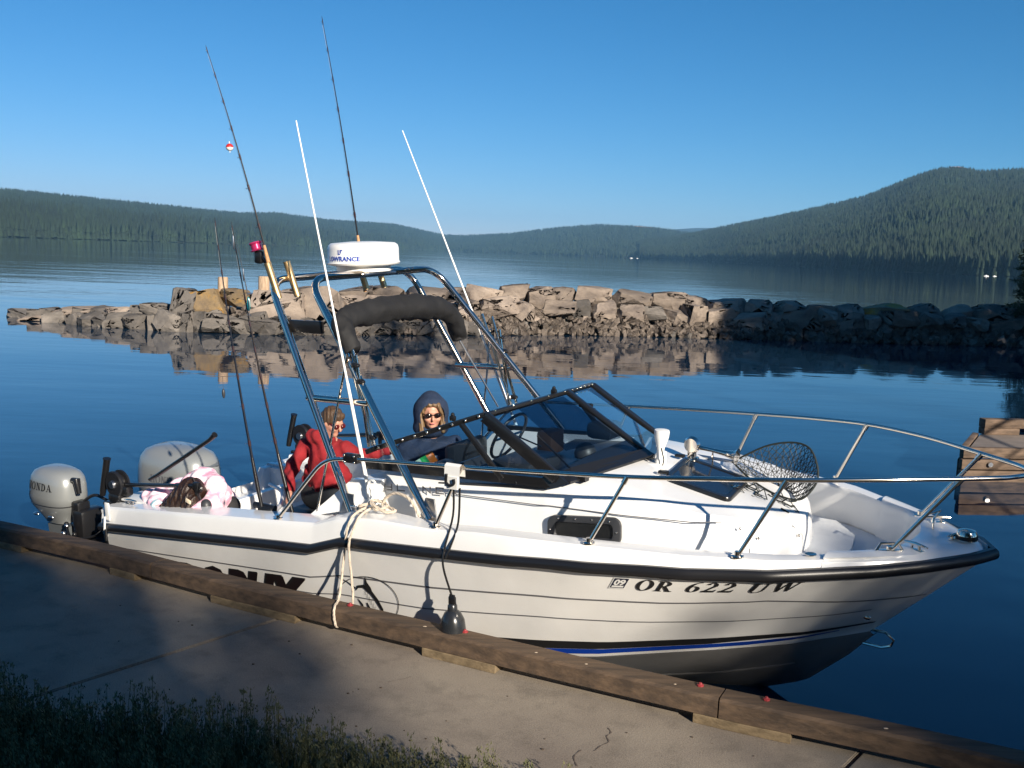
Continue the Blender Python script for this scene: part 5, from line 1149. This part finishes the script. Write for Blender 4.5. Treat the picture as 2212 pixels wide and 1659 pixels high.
def hand_into(vol,wrist,d,palmn,curl=.6,s_=1.,k=.008,spread=.012):
    """palm and five fingers; d points along the hand, palmn is the palm's normal (fingers curl that way)"""
    d=Vector(d).normalized(); pn=(Vector(palmn)-d*Vector(palmn).dot(d)).normalized(); sd_=d.cross(pn); w_=Vector(wrist)
    M_=np.array([[d[i],sd_[i],pn[i]] for i in range(3)]); vol.add(vol.ellip(w_+d*.045*s_,np.array((.050,.040,.016))*s_,M_),.015)
    for i,(o_,L_) in enumerate(((-.028,.066),(-.010,.076),(.009,.072),(.027,.056))):
        b_=w_+d*.082*s_+sd_*o_*s_; a=0; p=b_
        for j,fr in enumerate((.45,.32,.23)):
            a+=curl*(.5+.5*j); dd=d*math.cos(a)+pn*math.sin(a); e=p+dd*L_*fr*s_; vol.add(vol.cap(p,e,.0092*s_*(1-.1*j),.0085*s_*(1-.1*j)),.004 if j else .008); p=e
    b_=w_+d*.022*s_-sd_*.034*s_; e=b_+(d*.6-sd_*.55+pn*.55).normalized()*.036*s_; e2=e+(d*.8+pn*.6+sd_*.1).normalized()*.032*s_; vol.add(vol.cap(b_,e,.012*s_,.0105*s_),.01); vol.add(vol.cap(e,e2,.0105*s_,.009*s_),.004)

def person(name_label,group=None):
    e=empty('person',BM.copy(),name_label,'person',group); return e
# ---- boy in the red hooded sweater, back to us, head turned to the bow
boy=person('child in red hooded sweatshirt seated with back turned in the cockpit')
hc_=Vector((1.372,.03,1.600)); HF=Vector((.93,-.10,-.36)); HU=Vector((.30,.05,.95))
v=Vol((.85,-.50,.30),(2.0,.72,1.80),.009)
q,HM=head_into(v,hc_,HF,HU,.93); v.add(v.cap((1.34,.02,1.53),(1.29,.03,1.42),.046,.052),.03)
v.add(v.cap((1.28,.04,1.38),(1.22,.06,1.02),.115,.115),.05); v.add(v.cap((1.12,.03,1.385),(1.46,.05,1.385),.05,.05),.04)
aL=[(1.10,.0,1.39),(1.055,-.13,1.225),(1.20,-.30,1.085)]; aR=[(1.47,.05,1.39),(1.60,.10,1.335),(1.80,.20,1.39)]
for a in(aL,aR): v.add(v.cap(a[0],a[1],.042,.034),.03); v.add(v.cap(a[1],a[2],.033,.024),.02)
hand_into(v,aL[2],(.45,-.75,-.4),(.5,.3,-.8),.5,.85); hand_into(v,aR[2],(.85,.3,.15),(.1,.3,-.95),.7,.85)
for sx in(-.1,.1): v.add(v.cap((1.22+sx,.08,.95),(1.22+sx*1.3,.44,.92),.072,.055),.04); v.add(v.cap((1.22+sx*1.3,.44,.92),(1.22+sx*1.3,.47,.47),.052,.036),.03); v.add(v.cap((1.22+sx*1.3,.45,.45),(1.22+sx*1.3,.60,.44),.038,.03),.02)
vput('body',v,SKIN,boy)
v=Vol((.85,-.45,.80),(2.0,.50,1.66),.010)
v.add(v.cap((1.29,.04,1.34),(1.25,.06,1.14),.140,.150),.05); v.add(v.cap((1.115,.03,1.375),(1.455,.05,1.375),.068,.068),.05)
v.add(v.cap(aL[0],aL[1],.062,.052),.03); v.add(v.cap(aL[1],(1.185,-.285,1.10),.052,.038),.03); v.add(v.cap(aR[0],aR[1],.062,.052),.03); v.add(v.cap(aR[1],(1.79,.195,1.388),.052,.036),.03)
v.add(v.ellip((1.25,-.045,1.475),(.10,.05,.055)),.03); v.add(v.cap((1.19,-.01,1.50),(1.40,-.01,1.475),.035,.03),.03); v.add(v.cap((1.14,.07,1.13),(1.34,.07,1.13),.12,.12),.04)
v.f+=.008*np.sin(v.P[...,2]*52+3*np.sin(v.P[...,0]*17)+v.P[...,1]*20)*np.clip((1.42-v.P[...,2])*4,.15,1)+.005*np.sin(v.P[...,0]*71+4*np.sin(v.P[...,2]*13))
v.sub(v.cap((1.345,.02,1.47),(1.38,.02,1.62),.058,.075),.02)
vput('hoodie',v,RED,boy)
v=Vol((.98,-.16,.42),(1.50,.62,1.12),.011)
v.add(v.cap((1.14,.06,1.0),(1.33,.06,1.0),.13,.13),.04)
for sx in(-.1,.1): v.add(v.cap((1.22+sx,.06,.955),(1.22+sx*1.3,.43,.925),.098,.075),.05); v.add(v.cap((1.22+sx*1.3,.44,.92),(1.22+sx*1.3,.47,.50),.072,.055),.03)
vput('trousers',v,TROUS,boy)
v=Vol((1.20,-.16,1.45),(1.55,.22,1.78),.006); v.add(v.ellip(q(-.022,0,.035),np.array((.102,.090,.098))*.93,HM),.01); v.add(v.ellip(q(-.045,0,-.02),np.array((.070,.082,.085))*.93,HM),.03); v.add(v.cap(q(.05,.04,.080),q(.05,-.04,.080),.018,.018),.02)
v.sub(v.ellip(q(.105,0,-.04),np.array((.075,.085,.085))*.93,HM),.01); v.sub(v.ellip(q(.02,-.10,-.015),np.array((.022,.03,.028))*.93,HM),.008); v.f+=.0025*np.sin(v.P[...,0]*170+v.P[...,1]*120)
vput('hair',v,HAIRB,boy)
put('sunglasses',MB().tube([q(.0,-.078,.012),q(.085,-.062,.010)],.004,6).ell(q(.096,-.034,.006),(.012,.024,.018),n=14,m=8).ell(q(.096,.034,.006),(.012,.024,.018),n=14,m=8).tube([q(.0,.078,.012),q(.085,.062,.010)],.004,6),mat('red_black_lenses',(.09,.01,.01),.15),boy)
# ---- woman in the navy hood, facing us
lady=person('smiling person in navy hoodie and sunglasses sitting behind the windscreen')
hc_=Vector((2.125,.32,1.692)); F=Vector((.70,-.70,-.06)); HU=Vector((.06,-.03,1)); LF=HU.cross(F.normalized())
v=Vol((1.60,-.30,.40),(2.75,.85,1.84),.009)
q,HM=head_into(v,hc_,F,HU,1.0); v.add(v.cap(hc_+Vector((-.02,.02,-.09)),(2.07,.37,1.46),.05,.058),.03)
C0=Vector((2.06,.38,0)); F0,L0,U0=person_frame((.70,-.72,0))
pp_=lambda f,l,u: C0+F0*f+L0*l+U0*u
v.add(v.cap(pp_(0,0,1.30),pp_(0,0,.98),.135,.15),.06); v.add(v.cap(pp_(0,-.16,1.38),pp_(0,.16,1.38),.055,.055),.05)
rA=[pp_(0,-.185,1.375),pp_(.06,-.27,1.19),Vector((2.14,.04,1.30))]; lA=[pp_(0,.185,1.375),pp_(.06,.28,1.18),Vector((2.36,.18,1.20))]
for a in(rA,lA): v.add(v.cap(a[0],a[1],.048,.04),.03); v.add(v.cap(a[1],a[2],.038,.027),.02)
hand_into(v,Vector((2.155,.04,1.312)),Vector((.74,.42,.46)),Vector((.45,-.45,-.5))*-1,.62,1.0); hand_into(v,lA[2],(.1,-.5,.3),(-.3,-.5,.1),.7,.95)
for l in(-.1,.1): v.add(v.cap(pp_(0,l,.95),pp_(.42,l,.93),.085,.062),.05); v.add(v.cap(pp_(.42,l,.93),pp_(.44,l,.50),.058,.04),.03); v.add(v.cap(pp_(.44,l,.46),pp_(.58,l,.45),.04,.032),.02)
vput('body',v,SKIN,lady)
v=Vol((1.60,-.25,.84),(2.70,.85,1.56),.010)
v.add(v.cap(pp_(0,0,1.31),pp_(0,0,1.00),.19,.22),.06); v.add(v.cap(pp_(0,-.17,1.40),pp_(0,.18,1.40),.085,.085),.06)
for a,tr_ in((rA,.94),(lA,.95)): v.add(v.cap(a[0],a[1],.075,.068),.04); v.add(v.cap(a[1],a[1].lerp(a[2],tr_),.066,.045),.03)
v.f+=.006*np.sin(v.P[...,2]*40+v.P[...,1]*26)+.004*np.sin(v.P[...,0]*50-v.P[...,2]*33); v.sub(v.cap(hc_+Vector((0,0,-.13)),hc_,.055,.07),.02)
vput('hoodie',v,NAVY,lady)
v=Vol((1.88,.08,1.42),(2.37,.58,1.94),.007)
v.add(v.ellip(q(-.03,0,.0),(.135,.138,.145),HM),.02); v.add(v.cap(q(-.03,0,.07),q(-.05,0,.105),.095,.052),.06); v.add(v.ellip(q(-.03,0,-.12),(.11,.14,.08),HM),.05)
v.sub(v.ellip(q(.0,0,-.005),(.115,.108,.125),HM),.01); v.sub(v.ellip(q(.115,0,-.022),(.11,.098,.112),HM),.012)
vput('hood',v,NAVY,lady)
v=Vol((1.93,.12,1.46),(2.32,.52,1.85),.005); 
for l in(-1,1): v.add(v.cap(q(.050,l*.045,.078),q(.030,l*.085,-.01),.018,.018),.01); v.add(v.cap(q(.030,l*.085,-.01),q(.050,l*.078,-.125),.018,.024),.01)
v.add(v.cap(q(.070,-.03,.082),q(.070,.04,.080),.016,.018),.015); v.add(v.cap(q(.078,.045,.068),q(.072,.070,.012),.016,.012),.01); v.f+=.002*np.sin(v.P[...,0]*260+v.P[...,2]*60)
vput('hair',v,HAIRL,lady)
MBL=MB()
for l in(-1,1): MBL.ell(q(.100,l*.034,.006),(.014,.026,.019),Matrix(HM.tolist()),n=16,m=8).tube([q(.096,l*.056,.012),q(.03,l*.083,.012)],.004,6)
MBL.tube([q(.106,-.012,.012),q(.106,.012,.012)],.0035,6); put('sunglasses',MBL,LENS,lady)
put('lips',MB().tube([q(.090,-.024,-.054),q(.098,-.010,-.060),q(.099,.010,-.060),q(.090,.024,-.054)],[.002,.0045,.0045,.002],8),LIPS,lady)
put('teeth',MB().tube([q(.094,-.016,-.0575),q(.100,0,-.061),q(.094,.016,-.0575)],.0028,6),WHITEP,lady)
put('trousers',(lambda v_:[v_.add(v_.cap(pp_(0,l,.95),pp_(.42,l,.935),.105,.082),.05).add(v_.cap(pp_(.42,l,.93),pp_(.44,l,.52),.078,.06),.03) for l in(-.1,.1)] and v_.mesh())(Vol((1.70,-.25,.42),(2.70,.75,1.08),.012)),TROUS,lady,angle=180)
# chest print of the hoodie
pr_=lambda l,u,o_=.0: pp_(.200+o_,l,u+.05)
for nm,pts,m_ in(('hoodie_print',[(-.02,1.33),(.03,1.335),(.035,1.30),(-.01,1.295)],PLASTW),('hoodie_print',[(-.05,1.285),(.03,1.29),(.05,1.25),(-.045,1.24)],mat('green_print',(.02,.30,.07),.6))):
    put(nm,MB().prism([pr_(l,u) for l,u in pts],F0*.006),m_,lady,smooth=False)
# snack pouch in her hand
pc_=Vector((2.235,.085,1.372)); sn=empty('snack_pouch',BM@Matrix.Translation(pc_),'green and orange snack pouch held in the hand of the hooded person','pouch')
d1=Vector((.62,.58,.50)).normalized(); n1=F0.copy(); n1=(n1-d1*n1.dot(d1)).normalized(); t1_=n1.cross(d1)
def pch(a0,a1,nm,m_,th=.016):
    rows=[]
    for a in np.linspace(a0,a1,6):
        th_=th*math.sin(math.pi*min(.97,max(.03,(a+.085)/.17)))+.002
        rows.append([d1*a+t1_*(w_)+n1*z for w_,z in((-.045,0),(-.025,th_),(.025,th_),(.045,0),(.025,-th_),(-.025,-th_))])
    mb=MB().grid(rows,closed=True); mb.f.append(tuple(range(6))); mb.f.append(tuple(len(mb.v)-6+i for i in range(6))); put(nm,mb,m_,sn)
pch(-.085,-.02,'pouch_bottom',mat('white_green_foil',(.35,.5,.38),.3)); pch(-.02,.03,'pouch_middle',mat('green_foil',(.02,.33,.08),.3)); pch(.03,.085,'pouch_top',mat('orange_foil',(.75,.18,.02),.3))
# ---- child in pink leaning over the starboard side
pk=person('child in pink tie dye top with dark hair leaning over the stern gunwale')
hc_=Vector((.79,-.90,1.135)); F=Vector((.25,-.62,-.75)); HU=Vector((.2,-.75,.62))
v=Vol((.10,-1.25,.40),(1.15,-.15,1.40),.009)
q,HM=head_into(v,hc_,F,HU,.90); v.add(v.cap(hc_+Vector((-.02,.06,.02)),(.73,-.72,1.17),.045,.05),.03)
v.add(v.cap((.67,-.70,1.14),(.54,-.42,.92),.10,.10),.05); v.add(v.cap((.52,-.74,1.13),(.80,-.72,1.14),.045,.045),.04)
a1=[(.50,-.76,1.13),(.27,-.86,1.045),(.50,-.99,1.045)]; a2=[(.86,-.74,1.14),(.97,-.86,1.09),(.90,-1.0,1.08)]
for a in(a1,a2): v.add(v.cap(a[0],a[1],.04,.034),.03); v.add(v.cap(a[1],a[2],.032,.024),.02)
hand_into(v,a1[2],(.9,-.3,0),(0,-.1,-1),.35,.8); hand_into(v,a2[2],(-.6,-.7,-.1),(0,-.1,-1),.35,.8)
for sx in(-.09,.09): v.add(v.cap((.55+sx,-.42,.90),(.60+sx,-.60,.60),.07,.05),.04); v.add(v.cap((.60+sx,-.60,.56),(.55+sx,-.28,.50),.045,.035),.03)
vput('body',v,SKIN,pk)
v=Vol((.10,-1.10,.72),(1.25,-.12,1.40),.010)
v.add(v.cap((.67,-.70,1.15),(.55,-.45,.96),.135,.135),.06); v.add(v.cap((.50,-.75,1.13),(.84,-.73,1.18),.075,.09),.06); v.add(v.ellip((.70,-.70,1.19),(.13,.11,.11)),.05)
v.add(v.cap(a1[0],a1[1],.072,.066),.04); v.add(v.cap(a1[1],Vector(a1[1]).lerp(Vector(a1[2]),.92),.064,.045),.04); v.add(v.cap(a2[0],a2[1],.075,.066),.04); v.add(v.cap(a2[1],Vector(a2[1]).lerp(Vector(a2[2]),.9),.062,.045),.04)
v.f+=.007*np.sin(v.P[...,0]*42+v.P[...,2]*30)+.004*np.sin(v.P[...,0]*70-v.P[...,2]*45)
vput('top',v,PINK,pk)
put('cuff',MB().tube([Vector(a1[1]).lerp(Vector(a1[2]),.86),Vector(a1[1]).lerp(Vector(a1[2]),1.03)],[.048,.044],14),mat('pale_blue_knit',(.45,.68,.75),.8),pk)
v=Vol((.50,-1.16,.98),(1.08,-.74,1.34),.006)
v.add(v.ellip(q(-.03,0,.03),np.array((.118,.112,.115))*.95,HM),.02); v.add(v.ellip((.72,-.985,1.11),(.085,.05,.085)),.04); v.add(v.cap((.70,-.97,1.10),(.56,-1.02,1.045),.05,.022),.04); v.add(v.ellip((.86,-.975,1.12),(.08,.055,.085)),.03); v.add(v.cap((.86,-.99,1.08),(.93,-1.03,1.05),.045,.03),.03)
v.f+=.0045*np.sin(v.P[...,0]*110+4*np.sin(v.P[...,2]*14))+.0025*np.sin(v.P[...,0]*230)
vput('hair',v,HAIRD,pk)
put('hair_clip',MB().rbox((.915,-1.035,1.155),(.055,.012,.03),.008,Matrix.Rotation(R(18),3,'Y')),mat('cream_clip',(.75,.62,.45),.4),pk)
put('trousers',(lambda v_:[v_.add(v_.cap((.55+sx,-.42,.92),(.60+sx,-.60,.61),.088,.065),.04).add(v_.cap((.60+sx,-.60,.57),(.55+sx,-.30,.51),.058,.045),.03) for sx in(-.09,.09)] and v_.mesh())(Vol((.30,-.75,.42),(.85,-.15,1.05),.012)),TROUS,pk,angle=180)

# ------------------------------------------------------------------ fishing rods
def rod(base,tip,label,grip=CORK,blank=BLACK,bend=.03,guides=7,reel=None,gl=.30,r0=.0075,lit=()):
    b_=Vector(base);t=Vector(tip); e=empty('fishing_rod',BM@Matrix.Translation(b_),label,'fishing rod','fishing rods standing in holders on the boat'); d=(t-b_); L_=d.length; dn=d.normalized(); side=Vector((-.6,.1,0)); side=(side-dn*side.dot(dn)).normalized()
    pt=lambda s_: dn*(L_*s_)+side*(bend*(4*s_*(1-s_)))*-1
    bl=put('blank',MB().tube([pt(s_) for s_ in np.linspace(0,1,26)],[r0*(1-s_)+.0016*s_+ .0 for s_ in np.linspace(0,1,26)],8),blank,e)
    put('grip',MB().tube([pt(-.10),pt(-.09),pt(.0),pt(gl*.5/L_),pt(gl/L_)],[.013,.015,.013,.014,.010],12),grip,e)
    for i in range(guides):
        s_=.22+.76*(i/(guides-1))**.85; p=pt(s_); rr_=.013*(1-s_)+.0045; c=p-side*(-1)*(rr_+.006)*-1
        c=p+side*(rr_+.006); put('guide',MB().tube([c+dn*math.cos(a)*rr_*0+side*math.cos(a)*rr_+dn.cross(side)*math.sin(a)*rr_ for a in np.linspace(0,2*math.pi,13)[:-1]],.0012,5,closed=True).tube([p-dn*.012,c-side*rr_,p+dn*.012],.0012,5),BRUSH,e)
        put('wrap',MB().tube([p-dn*.02,p+dn*.02],r0*(1-s_)+.0026,8),mat('dark_wrap',(.03,.012,.014),.3),e)
    ln=MB(); ln.tube([pt(.03)+side*.03]+[pt(.22+.76*(i/(guides-1))**.85)+side*(.013*(1-(.22+.76*(i/(guides-1))**.85))+.008) for i in range(guides)],.0009,5); put('line',ln,mat('pale_line',(.5,.5,.5),.4),e)
    if reel:
        c=pt(.11)+side*.095; rc,rb=reel
        put('reel',MB().tube([pt(.06)+side*.012,pt(.09)+side*.05,c],[.008,.009,.013],8).rbox(c+dn*-.02,(.07,.05,.09),.02).tube([c-dn*.05,c-dn*.052-side*.0+Vector((.03,.04,-.01))],.006,8).ell(c-dn*.05+Vector((.035,.045,-.015)),(.014,.014,.018),n=10,m=8),rb,e)
        put('spool',MB().lathe([(.042,0),(.048,.006),(.037,.014),(.037,.045),(.046,.054),(.042,.062),(.001,.068)],c+dn*.025,dn.to_track_quat('Z','Y').to_matrix(),n=20),rc,e)
        put('bail',MB().tube([c+dn*.03+side*.036,c+dn*.07+side*.030,c+dn*.075-side*.02,c+dn*.03-side*.036],.002,6),BRUSH,e)
    return e
PINKR=mat('magenta_reel',(.45,.03,.12),.25,metal=.3)
t0,b0=holders[0]; rod(t0-RODU*.10,(1.245,-.90,4.336),'dark spinning rod in the leftmost tower holder with magenta reel and red bobber',bend=.03,reel=(PINKR,BLKPL),gl=.22)
t2,b2=holders[2]; rod(Vector((1.63,.15,2.80)),(1.514,-.05,4.618),'tall rod rising from behind the radar dome',bend=.02,gl=.25)
rod((1.586,-.95,1.20),(1.289,-.95,3.194),'black rod standing at the side deck, the left one of the lower pair',grip=BLKPL,blank=mat('navy_rod',(.005,.006,.012),.3),bend=-.035,guides=9,gl=.34,r0=.0105)
rod((1.793,-.88,1.24),(1.373,-.88,3.161),'brown and black rod with lure near the tower leg, right one of the lower pair',grip=BLKPL,blank=mat('brown_rod',(.012,.007,.005),.3),bend=-.035,guides=9,gl=.34,r0=.0105)
# bobber, lures
bo_=Vector((1.365,-.85,3.664)); e=empty('bobber',BM@Matrix.Translation(bo_),'small red and white bobber hanging on the leftmost tall rod','bobber')
put('float_top',MB().lathe([(.001,.026),(.015,.021),(.024,.010),(.026,0)],(0,0,0),n=16,cap=False),CHERRY,e); put('float_bottom',MB().lathe([(.026,0),(.024,-.010),(.015,-.021),(.001,-.026)],(0,0,0),n=16,cap=False),WHITEP,e); put('stem',MB().tube([(0,0,-.034),(0,0,.04)],.003,6),WHITEP,e)
e=empty('spoon_lure',BM@Matrix.Translation((1.518,-.90,2.605)),'cyan and silver spoon lure dangling beside the lower right rod','fishing lure')
put('blade',MB().ell((0,0,0),(.016,.005,.05),n=14,m=10),mat('cyan_enamel',(.02,.42,.45),.2,metal=.3),e); put('edge',MB().ell((.008,-.004,-.002),(.007,.004,.046),n=10,m=8),BRUSH,e); put('swivel',MB().tube([(0,0,.05),(-.01,0,.10),(-.06,0,.33),(-.10,0,.50)],[.003,.0035,.0022,.001],6).ell((-.035,0,.20),(.006,.006,.045),n=8,m=6).ell((-.115,0,.42),(.007,.007,.05),n=8,m=6),BRUSH,e)
for c in(-.03,.03): put('hook',MB().tube([(0,0,-.05),(c*.2,0,-.075),(c*.5,0,-.08),(c*.6,0,-.065)],.0018,5),BRUSH,e)
e=empty('sinker',BM@Matrix.Translation((1.268,-.95,1.970)),'dark teardrop sinker hanging on the lower left rod','fishing weight'); put('weight',MB().ell((0,0,0),(.012,.012,.035),n=10,m=8),VINYL,e); put('line',MB().tube([(0,0,.03),(.0,0,.12)],.0012,5),VINYL,e)
# ------------------------------------------------------------------ landing net
e=empty('landing_net',BM@Matrix.Translation((4.95,.25,1.5)),'black knotted landing net with round hoop lying on the foredeck','landing net'); o_=Vector((4.95,.25,1.5))
hp=[(4.572,.25,1.622),(4.656,.25,1.674),(4.798,.25,1.752),(4.948,.25,1.788),(5.057,.22,1.776),(5.117,.18,1.708),(5.144,.14,1.622),(5.123,.10,1.55),(5.06,.06,1.49),(4.93,.06,1.50),(4.78,.10,1.545),(4.66,.18,1.585)]
hp=[Vector(p)-o_ for p in smooth_path(hp+[hp[0]],6)[:-1]]; put('hoop',MB().tube(hp,.006,8,closed=True),NETM,e)
put('handle',MB().tube([hp[0],hp[0]+Vector((-.30,.12,-.02))],.011,8),BRUSH,e)
cen_=sum(hp,Vector())/len(hp); NR=len(hp)
def bag(k,t):
    p=hp[k%NR].lerp(cen_,1-(1-t)**1.0 if False else t); sag=math.sin(min(1,t*1.25)*math.pi*.5)*.20; return p+Vector((-.02*math.sin(t*3),.10*sag*3,-sag*.75+.02*math.sin(k*1.7)*t))
nb=MB()
for k in range(0,NR,2): nb.tube([bag(k+(j%2)*1.0 if False else k,j/9) for j in range(10)],.0022,4)
for k in range(0,NR,2):     # slanting meshes both ways
    nb.tube([bag((k+2*j)%NR,min(1,j/9)) for j in range(10)],.0020,4); nb.tube([bag((k-2*j)%NR,min(1,j/9)) for j in range(10)],.0020,4)
for j in(2,4,6): nb.tube([bag(k,j/9) for k in range(NR)],.0018,4,closed=True)
nb2=MB()
for i in range(26):
    a=Vector((4.62+.38*i/26,.0+.06*math.sin(i*2.1),1.555-.10*(i/26)+.02*math.sin(i*3.7)))-o_; nb2.tube([a,a+Vector((.05,.03*math.sin(i),.035*math.cos(i*1.3))),a+Vector((.09,-.03,-.015)),a+Vector((.05,-.04,.0)),a],.0042,4)
put('netting',nb,NETM,e,kind='stuff'); put('bunched_netting',nb2,NETM,e,kind='stuff')
# ------------------------------------------------------------------ fender, its clip and lines
e=empty('fender',BM@Matrix.Translation((3.44,-1.225,.70)),'dark grey boat fender hanging between hull and dock','fender')
put('body',MB().lathe([(.03,-.30),(.062,-.27),(.076,-.20),(.078,.08),(.070,.15),(.048,.195),(.03,.21),(.028,.24),(.02,.25)],(0,0,0),n=28),mat('grey_fender_vinyl',(.016,.018,.021),.25,coat=.3),e)
put('eye',MB().rbox((0,0,.265),(.05,.022,.06),.01).tube([(-.02,0,.25),(-.012,0,.30),(.012,0,.30),(.02,0,.25)],.008,8),BLKPL,e)
fo=Vector((3.44,-1.225,.70)); 
put('line',MB().tube(smooth_path([Vector((3.395,-1.125,1.63))-fo,Vector((3.39,-1.13,1.45))-fo,Vector((3.385,-1.215,1.27))-fo,Vector((3.40,-1.25,1.17))-fo,Vector((0,0,.29))],5),.0065,8),BLKPL,e)
put('line_tail',MB().tube(smooth_path([Vector((3.44,-1.125,1.62))-fo,Vector((3.435,-1.14,1.42))-fo,Vector((3.425,-1.20,1.30))-fo,Vector((3.405,-1.235,1.22))-fo],5),.0065,8),BLKPL,e)
e=empty('fender_clip',BM@Matrix.Translation((3.39,-1.10,1.735)),'white plastic fender hanger clipped over the bow rail','fender clip')
put('strap',MB().grid([[Vector((x,y,z)) for x in(-.055,-.02,.02,.055)] for y,z in((.026,-.06),(.024,-.01),(.014,.014),(-.006,.022),(-.026,.010),(-.032,-.04),(-.034,-.115))]).prism([(-.045,-.040,-.05),(.045,-.040,-.05),(.040,-.040,-.125),(-.035,-.040,-.125)],(0,.010,0)),PLASTW,e)
put('hook',MB().tube(smooth_path([(-.028,-.047,-.035),(-.030,-.050,-.085),(0,-.052,-.10),(.026,-.050,-.085),(.022,-.047,-.06)],5),.009,8),BLKPL,e)
# ------------------------------------------------------------------ mooring line
IB=BM.inverted(); WL=lambda x,y,z: IB@Vector((x,y,z)); ro=Vector((2.66,-1.07,1.36)); e=empty('mooring_line',BM@Matrix.Translation(ro),'pale twisted rope tied to the side cleat and looped round the dock rail','rope')
def rope(pts,r=.008,n=8,nm='strand',m_=ROPE):
    P=smooth_path([Vector(p)-ro for p in pts],n); mb=MB()
    d=0; 
    for ph in(0,2.09,4.19):
        q_=[]; 
        for i,p in enumerate(P):
            t=(P[min(i+1,len(P)-1)]-P[max(i-1,0)]).normalized(); u=t.orthogonal().normalized(); u=(Vector((.3,.9,.2))-t*Vector((.3,.9,.2)).dot(t)).normalized(); w_=t.cross(u); a=ph+d; q_.append(p+(u*math.cos(a)+w_*math.sin(a))*r*.45); 
            if ph>=0: d=i*.55
        d=0; mb.tube(q_,r*.62,6)
    return put(nm,mb,m_,e)
xr=-1.03; yA=dl(xr); ex=lambda x,dy,z: WL(x,dl(x)+dy,z)
rope([(2.66,-1.06,1.375),(2.65,-1.17,1.35),(2.64,-1.225,1.27),ex(xr+.02,.03,1.10),ex(xr,-.02,.835),ex(xr-.005,-.155,.812),ex(xr-.005,-.180,.76),ex(xr+.01,-.165,.69),ex(xr+.03,-.08,.682)],n=9)
rope([(2.70,-1.06,1.375),(2.70,-1.17,1.35),(2.69,-1.235,1.26),(2.67,-1.25,1.16),ex(-.95,.045,.84),ex(-.96,.02,.70),ex(xr+.03,-.08,.682)],n=9)
rope([(2.60,-1.05,1.36),(2.64,-1.10,1.39),(2.70,-1.05,1.40),(2.76,-1.09,1.38),(2.80,-1.03,1.39),(2.74,-.99,1.40),(2.68,-1.02,1.41),(2.72,-1.08,1.41),(2.82,-1.07,1.37),(2.86,-1.02,1.37),(2.78,-1.0,1.38)],r=.010,n=8,nm='knot')
rope([(2.74,-1.0,1.38),(2.76,-.99,1.43),(2.84,-.99,1.475),(2.95,-1.0,1.46),(3.02,-1.02,1.41),(3.06,-1.03,1.365)],r=.010,n=8,nm='loose_tail')
rope([(2.64,-1.0,1.38),(2.60,-.95,1.40),(2.56,-.93,1.44),(2.57,-.92,1.50),(2.62,-.93,1.50),(2.64,-.96,1.43),(2.62,-.99,1.38)],r=.009,n=6,nm='bight',m_=PLASTW)
